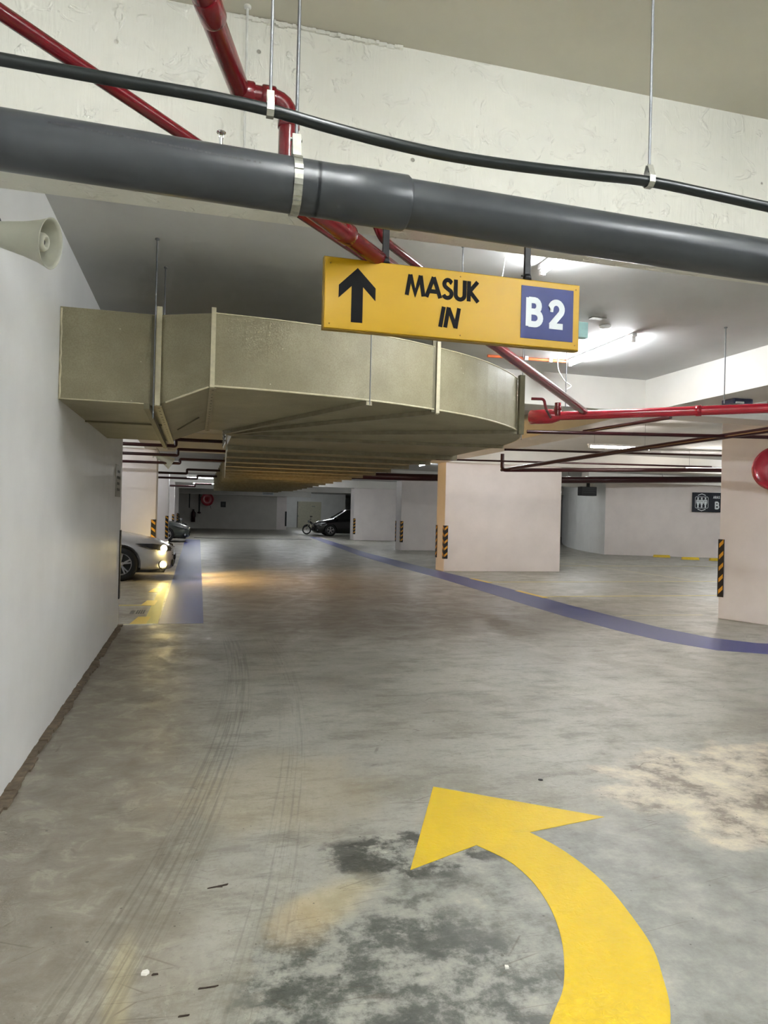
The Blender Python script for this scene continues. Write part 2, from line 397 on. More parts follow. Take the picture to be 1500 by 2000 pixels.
# rough near beam: subdivided front so its top edge is ragged
mb = MB(); mb.box(-1.0, 27, 3.0, 3.5, ZB, ZN+.1)
struct('trim_1', mb, 'beam', 'rough white plastered concrete beam across the ceiling', 'beam')
mb = MB()
nx = 60
for k in range(nx):           # lumpy bead of plaster where beam meets slab
    x0 = .1+k*.012; r_ = .006+.01*noise.noise(Vector((x0*14, 0, 0)))+.008*rnd.random()
    mb.box(x0, x0+.014, 3.0-max(.003, r_), 3.01, ZN-.015-.02*abs(noise.noise(Vector((x0*19, 3, 0)))), ZN-.002)
struct('trim_2', mb, 'beam', 'ragged plaster bead along the top of the near beam', 'plaster')
struct('wall_left', MB().box(-1.2, -.9, -9, 9.31, 0, ZN), 'wall', 'smooth white painted wall on the left', 'wall')
mb = MB(); seg = 80; yy = [1.2+(9.3-1.2)*i/seg for i in range(seg+1)]
prev = None
for i in range(seg):
    wv = .045+.03*noise.noise(Vector((yy[i]*3, 0, 1)))+.012*rnd.random()
    mb.prism([(-.9, yy[i]), (-.9+wv, yy[i]), (-.9+wv+.006*rnd.random(), yy[i+1]), (-.9, yy[i+1])], 0, .012+.01*rnd.random())
struct('baseboard_left', mb, 'grime', 'rough brown mortar edge along the foot of the left wall', 'edging')
struct('wall_back', MB().box(-9, 28, -9.2, -9, 0, ZN), 'wall')
struct('wall_far_left', MB().box(-9.2, -9, -9, 80, 0, ZN), 'wall')
struct('wall_far_right', MB().box(28, 28.2, -9, 80, 0, ZN), 'wall')
struct('wall_end', MB().box(-9, 28, 80, 80.2, 0, ZN), 'wall')
# cross beams and the long beam on the right
def beam(n, x0, x1, y0, y1, label, zb=ZB):
    return struct('trim_%d' % n, MB().box(x0, x1, y0, y1, zb, ZC+.01), 'beam_far', label, 'beam')
beam(3, -9, 5.58, 8.05, 8.55, 'white cross beam behind the curved duct')
beam(4, 5.58, 6.3, 3.5, 17.5, 'long white beam running into the car park on the right')
beam(5, 6.3, 27, 8.05, 8.55, 'white cross beam above the right hand column')
for n, y in enumerate((17.5, 27.9, 38.1, 48.2)):
    beam(6+n, -9, 27, y, y+.65, 'white cross beam over the %s row of columns' % ('first', 'second', 'third', 'fourth')[n])
beam(10, -1.2, -.7, 9.31, 17.5, 'short beam in line with the left wall')
beam(11, -9, 9, 57.6, 58.2, 'deep beam above the far wall', 2.7)
# far end
struct('wall_far', MB().box(-9, 6.3, 58.2, 58.5, 0, ZC), 'dark_ceil', 'dim grey wall closing the far end of the drive lane', 'wall')
struct('wall_recess', MB().box(6.9, 14, 68, 68.3, 0, ZC), 'wall', 'bright wall at the back of the lit recess', 'wall')
struct('wall_side', MB().box(6.0, 6.3, 58.5, 68, 0, ZC), 'wall')
# right back walls
struct('wall_right', MB().prism([(16.55, 26.47), (26.5, 22.28), (26.7, 22.6), (16.75, 26.8)], 0, ZC), 'column', 'pale wall with the lift sign at the back right', 'wall')
cv = [(16.55, 26.47), (16.9, 28.2), (17.6, 30.6), (18.6, 33.2), (19.9, 36.0), (22, 40)]
struct('wall_curved', MB().prism(cv+[(x+.35, y-.1) for x, y in cv[::-1]], 0, ZC), 'wall', 'curved pale wall left of the lift sign wall', 'wall')
struct('trim_12', MB().box(14.5, 27, 24.4, 24.9, 2.95, ZC+.01), 'beam_far')

# ------------------------------------------------------------------ columns
def column(pts, label):
    return tag(MB().prism(pts, 0, ZC-.005).build('concrete_column', 'column', bevel=.012), label, 'column')
def rc(x0, x1, y0, y1): return [(x0, y0), (x1, y0), (x1, y1), (x0, y1)]
column(rc(6.28, 9.64, 17.6, 18.25), 'wide white concrete column in the centre right beneath the red pipes')
column(rc(8.1, 11.6, 28, 28.8), 'pinkish shaded column half hidden behind the wide central column')
column(rc(8.35, 10.75, 38.2, 39.1), 'bright column in front of the black car')
column([(7.66, 9.12), (8.3, 7.3), (9.7, 7.8), (9.06, 9.62)], 'white column at the right edge carrying the red hose reel')
column(rc(-3.9, -.93, 17.6, 18.3), 'bright white column on the left behind the silver car')
column(rc(-3.9, -1.03, 28, 28.7), 'dark shaded column on the left, second along the bays')
column(rc(-3.9, -1.12, 38.2, 38.9), 'bright narrow looking column, third along the left bays')
column(rc(-3.9, -1.15, 48.3, 49), 'farthest column along the left bays')
column(rc(6.3, 7.1, 58.2, 58.9), 'pale column at the right end of the far dim wall')

def guard(x, y, ang, label, z0=.33, z1=1.2, wd=.1, grp=None, plain=False):
    """L shaped rubber guard on a corner at x, y; ang turns it, its legs run along local +x and +y"""
    t = thing('corner_guard', (x, y, z0), label, 'corner guard', grp, ang)
    h = z1-z0; th = .012
    MB().prism([(-th, -th), (wd, -th), (wd, 0), (0, 0), (0, wd), (-th, wd)], 0, h).build('rubber_strip', 'gblack', t, True)
    if plain: return t
    mb = MB(); n = 5
    for i in range(n):
        a = h*(i+.25)/n; s_ = h/n*.36
        mb.add([(.005, -th-.002, a), (wd-.008, -th-.002, a+.07), (wd-.008, -th-.002, a+.07+s_), (.005, -th-.002, a+s_),
                (.005, -th, a), (wd-.008, -th, a+.07), (wd-.008, -th, a+.07+s_), (.005, -th, a+s_)],
               [(0,1,2,3),(7,6,5,4),(0,4,5,1),(1,5,6,2),(2,6,7,3),(3,7,4,0)])
        mb.add([(-th-.002, .005, a), (-th-.002, wd-.008, a+.07), (-th-.002, wd-.008, a+.07+s_), (-th-.002, .005, a+s_),
                (-th, .005, a), (-th, wd-.008, a+.07), (-th, wd-.008, a+.07+s_), (-th, .005, a+s_)],
               [(3,2,1,0),(4,5,6,7),(1,5,4,0),(2,6,5,1),(3,7,6,2),(0,4,7,3)])
    mb.build('yellow_stripes', 'gyellow', t, True)
    return t
G = 'striped corner guards'
guard(6.28, 17.6, 0, 'black and yellow striped guard on the near left corner of the wide central column', grp=G)
guard(6.28, 18.25, -PI/2, 'striped guard on the rear left corner of the wide central column', grp=G)
guard(8.1, 28, 0, 'striped guard on the pinkish column behind the wide central column', grp=G)
guard(8.1, 28.8, -PI/2, 'striped guard on the rear corner of the pinkish column', grp=G)
guard(8.35, 38.2, 0, 'striped guard on the bright column beside the black car', grp=G)
guard(7.66, 9.12, math.atan2(-1.82, .64), 'tall striped guard on the column with the hose reel', grp=G, wd=.08)
guard(-.93, 17.6, PI/2, 'striped guard on the bright left column behind the silver car', grp=G)
guard(-1.03, 28, PI/2, 'striped guard on the dark left column', grp=G)
guard(-1.12, 38.2, PI/2, 'striped guard on the third column along the left bays', grp=G)
guard(-1.15, 48.3, PI/2, 'striped guard on the farthest left column', grp=G)
guard(-.9, 9.31, PI, 'dark guard seen edge on at the end of the left wall', z0=.34, z1=1.18, plain=True)
guard(7.1, 58.2, PI/2, 'dark guard on the column at the far end of the lane', z0=.3, z1=1.5, wd=.12, plain=True)

# ------------------------------------------------------------------ floor markings
def slab(name, pts, mat, label, cat, z=.0015, grp=None):
    return tag(MB().prism(pts, .0002, z).build(name, mat), label, cat, grp)
ar = [(1.26,3.61),(1.96,3.08),(1.52,3.0),(1.575,2.85),(1.605,2.67),(1.607,2.5),(1.585,2.33),(1.54,2.12),(1.47,1.96),(1.38,1.8),(1.22,1.62),(1.0,1.45),
      (.8,1.65),(.95,1.78),(1.06,1.9),(1.13,1.98),(1.2,2.1),(1.255,2.22),(1.3,2.36),(1.325,2.5),(1.33,2.64),(1.305,2.78),(1.23,2.93),(.88,2.78)]
def sm(p, a, b2):      # smooth a run of outline points
    return p[:a]+refine(p[a:b2], 5)+p[b2:]
slab('floor_arrow', sm(sm(ar, 12, 23), 2, 12), 'flooryellow', 'large curved yellow arrow painted on the floor in front', 'floor marking', .002)
lo = [(6.5, 42), (5.5, 24), (5.45,19.3),(5.5,15.8),(5.42,12.6),(5.35,10.8),(5.33,9.6),(5.38,8.3),(5.5,7.45),(5.75,6.85),(6.2,6.55),(7.1,6.3),(9,6.1)]
hi = [(7.1, 42), (6.2, 26), (6.2,19.3),(6.25,15.6),(6.2,12.6),(6.12,10.9),(6.12,9.6),(6.15,8.4),(6.3,7.6),(6.6,7.2),(7.1,6.98),(9,6.8)]
slab('blue_floor_stripe', lo+hi[::-1], 'floorblue', 'blue painted lane stripe curving away on the right', 'floor marking')
slab('blue_floor_stripe', [(-.43,9.4),(.12,9.4),(.14,15),(.2,36),(-.5,36)], 'floorblue', 'blue painted lane stripe on the left beside the silver car', 'floor marking')
E2 = 'bay edge lines'
slab('parking_line', [(-.62,9.45),(-.44,9.45),(-.5,14.6),(-.62,14.6)], 'lineyellow', 'pale yellow line beside the left blue stripe', 'floor marking', .0012)
for i, y in enumerate((9.42, 11.2, 13.0)):
    slab('parking_line', [(-.78,y),(-.58,y),(-.56,y+.62),(-.72,y+.62)], 'flooryellow',
         ('yellow bay corner mark nearest the left wall end', 'middle yellow bay corner mark by the blue stripe', 'yellow bay corner mark just in front of the silver car')[i], 'floor marking', .0026)
slab('parking_line', [(-6,11.2),(-.6,11.2),(-.6,11.3),(-6,11.3)], 'lineyellow', 'thin yellow bay line running left from the middle corner mark', 'floor marking')
slab('parking_line', [(-6,9.36),(-.5,9.36),(-.5,9.44),(-6,9.44)], 'linewhite', 'pale bay line at the end of the left wall', 'floor marking')
rl = [((6.2,12.0),(13.5,12.05),.08,'lineyellow','yellow bay line crossing behind the right blue stripe'),
      ((6.35,14.75),(13,14.9),.08,'lineyellow','yellow bay line in front of the wide column'),
      ((6.3,9.55),(7.7,9.5),.08,'linewhite','short pale bay line beside the right hand column'),
      ((11.9,24),(12.0,15.3),.09,'linewhite','faint pale line running away between the right bays'),
      ((10,19.8),(17.5,20.0),.08,'lineyellow','faint yellow line in the right back bays'),
      ((10,22.5),(16.5,22.6),.08,'linewhite','faint pale line nearest the back right wall')]
for a, b_, wd, mt, lb in rl:
    a, b_ = Vector((*a, 0)), Vector((*b_, 0)); d = (b_-a).normalized(); s_ = Vector((-d.y, d.x, 0))*wd/2
    slab('parking_line', [(a-s_)[:2], (b_-s_)[:2], (b_+s_)[:2], (a+s_)[:2]], mt, lb, 'floor marking')
slab('parking_line', [(6.14,13.0),(6.26,13.0),(6.26,11.8),(6.14,11.8)], 'flooryellow', 'yellow tick on the edge of the right blue stripe', 'floor marking', .0026)
slab('parking_line', [(6.2,15.6),(6.32,15.6),(6.36,14.6),(6.24,14.6)], 'flooryellow', 'farther yellow tick by the right blue stripe', 'floor marking', .0026)
# faint bay number left of the stripe
mb = MB()
for k in range(5): mb.box(-.86+k*.012, -.852+k*.012, 10.35, 10.65+.04*(k%3), .0002, .0013)
for k in range(4): mb.box(-.78+k*.03, -.76+k*.03, 10.35, 10.72, .0002, .0013)
tag(mb.build('bay_number', 'darkgrey'), 'faint worn grey bay number on the floor by the left wall end', 'floor marking')
# drain grating across the lane far in
t = thing('drain_channel', (3, 38, 0), 'long narrow drain channel across the lane in the distance', 'drain')
MB().box(-.1, 6.0, 37.9, 38.15, .0005, .012).build('grating', 'darkgrey', t)
for k in range(6): MB().box(-.1+k*1.02, -.1+k*1.02+.05, 37.88, 38.17, .012, .02).build('joint', 'galv', t)
# wheel stops
for i, (x, y) in enumerate(((18.1, 24.8), (18.35, 23.4), (19.2, 22.9))):
    mb = MB(); mb.add([(-.25,-.08,0),(.25,-.08,0),(.25,.08,0),(-.25,.08,0),(-.23,-.05,.1),(.23,-.05,.1),(.23,.05,.1),(-.23,.05,.1)],
                      [(0,3,2,1),(4,5,6,7),(0,1,5,4),(1,2,6,5),(2,3,7,6),(3,0,4,7)])
    o = mb.build('wheel_stop', 'stopyellow', bevel=.01); o.location = (x, y, 0); o.rotation_euler.z = -.4; o.scale = (1.3, 1, 1)
    tag(o, 'yellow rubber wheel stop, %s of the three near the lift sign wall' % ('leftmost', 'middle', 'rightmost')[i], 'wheel stop', 'yellow wheel stops')
# debris
def chip(x, y, pts, h, mat, label, cat):
    o = MB().prism(pts, 0, h).build(cat.replace(' ', '_'), mat); o.location = (x, y, .0003); tag(o, label, cat)
chip(-.12, 2.33, [(-.012,-.006),(.004,-.01),(.013,0),(.006,.011),(-.008,.008)], .008, 'chip', 'small white paint chip on the floor at lower left', 'paint chip')
chip(-.10, 2.32, [(-.0,-.004),(.02,-.003),(.018,.001),(.004,.003)], .004, 'bark', 'dark splinter touching the white paint chip', 'splinter')
chip(.12, 2.81, [(-.045,-.008),(-.01,-.004),(.012,-.007),(.008,-.001),(.03,.004),(.034,.012),(.015,.007),(-.04,-.005)], .004, 'bark', 'dark forked splinter of wood left of the ochre stain', 'splinter')
chip(.07, 2.22, [(-.03,-.001),(-.026,.003),(-.01,.001),(.03,.003),(.02,-.001)], .004, 'bark', 'thin dark splinter low on the left of the floor', 'splinter')
chip(.0, 2.11, [(-.016,-.001),(-.012,.003),(.016,.002),(.012,-.001)], .004, 'bark', 'tiny dark splinter nearest the bottom left corner', 'splinter')
chip(1.0, 2.11, [(-.007,-.006),(.006,-.006),(.008,.004),(-.003,.008)], .007, 'chip', 'tiny white pebble inside the curve of the yellow arrow', 'pebble')
o = MB().lathe([(0, 0.001), (.0, .014), (.003, .013), (.004, 0.001)], (1.88, 3.59, .0003), (0, 0, 1), 16).build('floor_plug', 'gblack'); tag(o, 'small round black plug in the floor above the arrow tip', 'plug')

# ------------------------------------------------------------------ air duct
duct = thing('air_duct', (1.8, 6, 2.16), 'large beige insulated air duct leaving the left wall and curving away down the lane', 'air duct')
def loft(mb, secs, smooth=False):
    """secs: list of (outer xy, inner xy, z0, z1); closed box section loft"""
    vs = []
    for (a, b2, z0, z1) in secs: vs += [(*a, z0), (*a, z1), (*b2, z1), (*b2, z0)]
    n = len(secs); fs = [(i*4+k, i*4+(k+1)%4, i*4+4+(k+1)%4, i*4+4+k) for i in range(n-1) for k in range(4)]
    fs += [(3, 2, 1, 0), (n*4-4, n*4-3, n*4-2, n*4-1)]
    return mb.add(vs, fs, smooth)
S_wall = ((-1.0, 5.08), (-1.0, 7.75), 2.16, 2.77); S_a = ((-.28, 5.08), (-.28, 7.75), 2.16, 2.77)
S_b = ((.08, 4.9), (.08, 7.5), 2.28, 2.77)
loft(MB(), [S_wall, S_a]).build('branch_section', 'duct', duct)
loft(MB(), [S_a, S_b]).build('reducer_section', 'duct', duct)
outer = [(.08,4.9),(.6,4.94),(1.2,5.06),(1.8,5.3),(2.38,5.66),(2.92,6.22),(3.25,6.85),(3.4,7.6),(3.4,8.1)]
inner = [(.08,7.5),(.2,7.55),(.27,7.6),(.3,7.66),(.32,7.72),(.34,7.8),(.345,7.9),(.35,8.0),(.35,8.1)]
# refine outer curve
ro, ri = refine(outer), refine(inner)
loft(MB(), [(a, b2, 2.28, 2.77) for a, b2 in zip(ro, ri)]).build('elbow_section', 'duct', duct)
ys = [8.1]+[8.1+1.15*k for k in range(1, 20)]
for i in range(19):
    y0, y1 = ys[i], ys[i+1]; xl = min(.66, .35+.033*(y0-8)); xr = 3.4
    if i > 16: xr = 3.1
    MB().box(xl, xr, y0+.001, y1-.001, 2.28, 2.77).build('main_section', 'duct', duct)
    if i: 
        mb = MB(); e = .055
        mb.box(xl-e*.6, xr+e, y0-.012, y0+.028, 2.28-e, 2.28); mb.box(xl-e*.6, xl, y0-.012, y0+.028, 2.28, 2.8); mb.box(xr, xr+e, y0-.012, y0+.028, 2.28, 2.8)
        mb.build('flange', 'ductflange', duct)
# radial flanges beneath the elbow
for (a, b2) in ((outer[2], inner[2]), (outer[3], inner[3]), (outer[5], inner[4]), (outer[7], inner[7])):
    mb = MB(); mb.bar((*a, 2.262), (*b2, 2.262), .05, .034)
    mb.build('flange', 'ductflange', duct)
def upright(a, z0, z1, wd=.03, th=.02, mat='ductedge'):
    MB().box(a[0]-wd/2, a[0]+wd/2, a[1]-th, a[1]+.004, z0, z1).build('flange', mat, duct)
upright((1.8, 5.3), 2.25, 2.81, .028, .035); upright((1.768, 5.3), 2.26, 2.83, .03, .02, 'tape')
upright((2.95, 6.22), 2.24, 2.80, .05, .045, 'tape')
upright((.08, 4.9), 2.27, 2.80, .03, .03); upright((-.275, 5.08), 2.15, 2.82, .035, .035); upright((-.31, 5.08), 2.15, 2.76, .03, .012, 'tape')
# sealed lower edge beads
mb = MB(); mb.tube([(x, y-.002, 2.282) for x, y in ro], .007, 6); mb.build('sealed_edge', 'ductedge', duct)
MB().tube([(-.22, 5.045, 2.175), (.06, 4.9, 2.277)], .008, 6).build('sealed_edge', 'ductedge', duct)
MB().tube([(-.9, 5.075, 2.162), (-.32, 5.075, 2.162)], .004, 6).build('sealed_edge', 'ductedge', duct)
mb = MB(); pp = [(-.895+.006*rnd.random(), 5.08, 2.16+.6*i/14) for i in range(15)]; mb.tube(pp, .007, 6); mb.build('sealed_edge', 'ductedge', duct)
MB().tube([(x, y-.001, 2.771) for x, y in ro[:26]], .005, 6).build('sealed_edge', 'ductedge', duct)
# joint across the branch underside
MB().box(-.9, -.3, 6.25, 6.29, 2.148, 2.16).build('flange', 'tape', duct)
# perforated straps under the branch
def strap(a, b2, wd=.05):
    s_ = MB().bar(a, b2, wd, .006).build('perforated_strap', 'ductflange', duct)
    a, b2 = Vector(a), Vector(b2); n = 17
    for k in range(n):
        p = a+(b2-a)*((k+.5)/n); MB().lathe([(0, .001), (0, .007), (.001, .007), (.001, .001)], p+Vector((0, 0, -.0045)), (0, 0, 1), 8).build('hole', 'gblack', s_)
strap((-.27, 5.06, 2.148), (-.27, 7.85, 2.148), .045); strap((.085, 4.9, 2.268), (.085, 7.55, 2.268), .045)
MB().bar((-.34, 5.0, 2.135), (-.34, 7.95, 2.12), .035, .04).build('support_channel', 'tape', duct)
MB().tube([(-.18, 6.6, 2.16), (-.0, 6.3, 2.24)], .006, 6).build('sealed_edge', 'tape', duct)
# left side louvres
for y0, y1, z0, z1 in ((9.6, 10.5, 2.34, 2.74),):
    g = MB().box(.345, .35, y0, y1, z0, z1).build('louvre', 'sgwhite', duct)
    mb = MB()
    for k in range(7): mb.box(.333, .345, y0+.04, y1-.04, z0+.03+k*.052, z0+.048+k*.052)
    mb.build('blade', 'gblack', g)

# ------------------------------------------------------------------ hanger rods
def hanger(x, y, z0, z1, r=.006, label='', mat='rod', clamp=None, grp=None, plate=True):
    t = thing('hanger_rod', (x, y, z1), label, 'hanger rod', grp)
    MB().tube([(x, y, z0), (x, y, z1)], r, 8).build('rod', mat, t)
    if plate: MB().lathe([(0, .001), (0, r*3), (-.008, r*3), (-.012, r*1.3), (-.012, .001)], (x, y, z1), (0, 0, 1), 10).build('anchor', mat, t)
    if clamp: clamp(t)
    return t
HG = 'thin hanger rods under the ceiling'
hanger(-.3, 5.03, 2.06, ZC, .005, 'long thin rod in front of the duct branch near the left wall', grp=HG)
hanger(-.27, 5.6, 2.6, ZC, .005, 'short thin rod rising behind the top of the duct branch', grp=HG)
hanger(1.19, 5.0, 2.24, ZC, .004, 'thin rod down the front of the curved duct below the yellow sign', grp=HG)
hanger(3.08, 6.45, 2.22, ZC, .004, 'thin rod at the right end of the curved duct', grp=HG)
hanger(1.69, 4.5, 2.75, ZC, .004, 'thin rod above the yellow sign between its brackets', grp=HG)
hanger(3.72, 6.75, 2.62, ZC, .005, 'thin rod holding the large slanting red pipe below the sign', grp=HG)
hanger(.15, 2.94, 2.84, ZN, .005, 'white painted rod against the rough beam behind the grey pipe', 'whiterod', grp=HG)
hanger(4.72, 5.6, 2.56, ZC, .005, 'thin rod in front of the long white beam on the right', grp=HG)

# ------------------------------------------------------------------ grey drain pipe
pa, pb = Vector((-2.6, 2.2, 2.496)), Vector((7.5, 2.2, 2.342))
pz = lambda x: 2.457-(x-.3)*.0175
PR = .082
dp = thing('drain_pipe', (0, 2.2, pz(0)), 'thick dark grey plastic drain pipe running across the picture', 'pipe')
MB().tube([(-.89, 2.2, pz(-.89)), (.34, 2.2, pz(.34))], PR, 40).build('pipe_length', 'pvc', dp)
MB().tube([(.56, 2.2, pz(.56)), (9, 2.2, pz(9))], PR-.006, 40).build('pipe_length', 'pvc', dp)
MB().tube([(.33, 2.2, pz(.33)), (.385, 2.2, pz(.385)), (.395, 2.2, pz(.395)), (.415, 2.2, pz(.415)), (.435, 2.2, pz(.435)), (.62, 2.2, pz(.62)), (.63, 2.2, pz(.63))],
          [PR, PR, PR, PR+.001, PR+.003, PR+.003, PR-.004], 40).build('socket', 'pvc', dp)
# faint printed line on the pipe (not legible in the photograph)
mb = MB(); x = -.42
while x < .16:
    L_ = rnd.choice((.004, .006, .008, .012)); a = 3.52+.35*(x+.1)
    y_ = 2.2+math.cos(a)*(PR+.0004); z_ = pz(x)-math.sin(a-PI)*(PR+.0004)*-1
    z_ = pz(x)+.030-.03*(x+.42)
    y_ = 2.2-math.sqrt(max(0, (PR+.0004)**2-(z_-pz(x))**2))
    mb.add([(x, y_, z_), (x+L_, y_, z_), (x+L_, y_+.0006, z_+.006), (x, y_+.0006, z_+.006)], [(0, 1, 2, 3)]); x += L_+rnd.choice((.002, .003, .008))
mb.build('printed_line', simple('faint_print', (52, 52, 56), .5), dp)
# strap hanger on the pipe
t = thing('pipe_hanger', (.27, 2.2, ZN), 'galvanised strap and rod holding the grey drain pipe', 'pipe hanger')
xs, zc = .27, pz(.27)
MB().tube([(xs, 2.2, zc+PR+.05), (xs, 2.2, ZN)], .0055, 10).build('rod', 'rod', t)
mb = MB(); ring = []
for k in range(33):
    a = PI/2+.35+k*(2*PI-.7)/32; ring.append((2.2+math.cos(a)*(PR+.004), zc+math.sin(a)*(PR+.004)))
ring = [(2.2-.006, zc+PR+.075)]+ring+[(2.2+.006, zc+PR+.075)]
for (y0, z0), (y1, z1) in zip(ring, ring[1:]):
    mb.add([(xs-.013, y0, z0), (xs+.013, y0, z0), (xs+.013, y1, z1), (xs-.013, y1, z1)], [(0, 1, 2, 3)])
o = mb.build('strap', 'galv', t); sd = o.modifiers.new('s', 'SOLIDIFY'); sd.thickness = .004; sd.offset = 1
MB().tube([(xs-.018, 2.2, zc+PR+.062), (xs+.018, 2.2, zc+PR+.062)], .006, 8).build('bolt', 'galv', t)

# ------------------------------------------------------------------ black conduit with its two clips
cp = [(-.89,2.535),(-.7,2.53),(-.49,2.526),(-.2,2.522),(.0,2.52),(.16,2.512),(.3,2.495),(.47,2.478),(.65,2.468),(.85,2.469),(1.1,2.478),(1.31,2.487),(1.55,2.478),(1.75,2.468),(2.2,2.45),(3,2.44),(5,2.44)]
cr = refine(cp, 4)
bc = thing('black_conduit', (0, 1.9, 2.5), 'thin black sagging conduit in front of the white beam', 'conduit')
MB().tube([(x, 1.9, z) for x, z in cr], .0155, 20).build('conduit_tube', 'cable', bc)
for i, (x, zc) in enumerate(((.162, 2.512), (1.312, 2.487))):
    t = thing('conduit_hanger', (x, 1.9, ZN), ('steel rod and clip holding the black conduit beside the red elbow', 'steel rod and clip holding the black conduit at the right')[i], 'conduit hanger', 'black conduit hangers')
    MB().tube([(x, 1.9, zc+.03), (x, 1.9, ZN)], .0042, 8).build('rod', 'rod', t)
    mb = MB()
    rg = [(1.9-.004, zc+.05), (1.9-.0185, zc+.012), (1.9-.0185, zc-.008), (1.9-.008, zc-.0185), (1.9+.008, zc-.0185), (1.9+.0185, zc-.008), (1.9+.0185, zc+.012), (1.9+.004, zc+.05)]
    for (y0, z0), (y1, z1) in zip(rg, rg[1:]): mb.add([(x-.0095, y0, z0), (x+.0095, y0, z0), (x+.0095, y1, z1), (x-.0095, y1, z1)], [(0, 1, 2, 3)])
    o = mb.build('clip', 'galv', t); sd = o.modifiers.new('s', 'SOLIDIFY'); sd.thickness = .002; sd.offset = 0

# ------------------------------------------------------------------ red fire pipes
def pipe(pts, r, label, mat='red', name='sprinkler_pipe', n=16, couplings=(), br=.09, grp=None):
    P = bend(pts, br) if len(pts) > 2 else pts
    c0 = Vector(pts[0])
    t = thing(name, tuple(c0), label, 'pipe', grp)
    MB().tube(P, r, n).build('pipe_length', mat, t)
    for (q, d, l, rr) in couplings:
        q, d = Vector(q), Vector(d).normalized()
        MB().tube([q-d*l/2, q-d*l*.42, q+d*l*.42, q+d*l/2], [rr*.93, rr, rr, rr*.93], n).build('coupling', mat, t)
    return t
dB = Vector((.665, .747, 0))
A0 = Vector((-.62, 1.88, 2.70)); dA = Vector((2.2+.51, 4.94-2.0, 0)).normalized()
pipe([A0-dA*.35, A0+dA*3.1], .0205, 'thin glossy red sprinkler pipe slanting across the upper left', n=20)
# pipe with elbow and drop
q0 = Vector((-.30, .95, 2.95))
pipe([(-.42, .75, 2.95), (.115, 2.6, 2.95)], .037, 'red fire pipe coming in from the top edge of the picture', n=24,
     couplings=[((-.0, 2.19, 2.95), (.535, 1.85, 0), .10, .042)])
t = pipe([(.10, 2.6, 2.945), (.29, 2.6, 2.945), (.29, 2.6, 2.62), Vector((3.74, 6.40, 2.53))], .036, 'red fire pipe that drops by an elbow then runs behind the yellow sign', br=.075, n=24,
     couplings=[((.29, 2.6, 2.86), (0, 0, 1), .03, .040), ((.13, 2.6, 2.945), (1, 0, 0), .07, .045), ((.215, 2.6, 2.945), (1, 0, 0), .05, .042),
                (Vector((.29, 2.6, 2.62))+dB*.42, dB, .075, .045)])
pipe([Vector((.72, 3.15, 2.86))-dB*.03, Vector((.72, 3.15, 2.86)), Vector((.74, 3.15, 2.74))+dB*.1, Vector((.74, 3.15, 2.74))+dB*1.2], .02, 'short red branch pipe beside the left sign bracket', n=14, br=.04)
# main red pipe on the right with reducer
R0, R1 = Vector((3.05, 7.02, 2.5)), Vector((6.4, 4.15, 2.5)); dR = (R1-R0).normalized()
t = thing('fire_main', tuple(R0), 'bright red fire main below the ceiling on the right', 'pipe')
MB().tube([R0+dR*.62, R1], .045, 24).build('pipe_length', 'redmain', t)
MB().tube([R0+dR*.36, R0+dR*.38, R0+dR*.56, R0+dR*.60, R0+dR*.68], [.05, .075, .075, .072, .047], 24).build('reducer', 'redmain', t)
MB().lathe([(0, .045), (0, .052), (.05, .052), (.05, .045)], R0+dR*1.95, dR, 20).build('coupling', 'redmain', t)
pipe([(3.12, 6.33, 2.61), (3.24, 6.3, 2.61), (3.26, 6.3, 2.52), (3.42, 6.5, 2.47)], .014, 'small red pipe looping off the fire main by the duct end', br=.03, n=12)
pipe([(3.53, 6.56, 2.63), (3.53, 6.56, 2.5)], .032, 'short upright red riser on the fire main', n=16, couplings=[((3.53, 6.56, 2.57), (0, 0, 1), .04, .038)])
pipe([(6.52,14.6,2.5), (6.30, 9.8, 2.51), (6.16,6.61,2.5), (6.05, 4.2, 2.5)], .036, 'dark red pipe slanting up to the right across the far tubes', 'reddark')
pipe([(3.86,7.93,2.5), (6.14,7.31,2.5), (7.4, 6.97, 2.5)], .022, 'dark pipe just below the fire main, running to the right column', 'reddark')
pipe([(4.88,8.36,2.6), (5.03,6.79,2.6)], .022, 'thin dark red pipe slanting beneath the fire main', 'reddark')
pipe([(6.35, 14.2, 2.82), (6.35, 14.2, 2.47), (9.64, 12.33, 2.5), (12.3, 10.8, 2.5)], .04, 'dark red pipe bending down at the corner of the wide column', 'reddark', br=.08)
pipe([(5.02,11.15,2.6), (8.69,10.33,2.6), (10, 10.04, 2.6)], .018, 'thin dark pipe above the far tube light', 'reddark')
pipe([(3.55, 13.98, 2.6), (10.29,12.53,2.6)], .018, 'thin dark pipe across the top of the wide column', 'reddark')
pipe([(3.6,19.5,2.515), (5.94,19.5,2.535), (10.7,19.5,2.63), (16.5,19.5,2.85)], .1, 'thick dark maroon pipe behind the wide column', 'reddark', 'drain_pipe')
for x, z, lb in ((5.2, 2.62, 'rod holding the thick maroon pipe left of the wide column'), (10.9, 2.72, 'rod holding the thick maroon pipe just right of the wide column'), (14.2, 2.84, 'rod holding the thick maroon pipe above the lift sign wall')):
    hanger(x, 19.5, z, ZC, .01, lb, grp=HG)
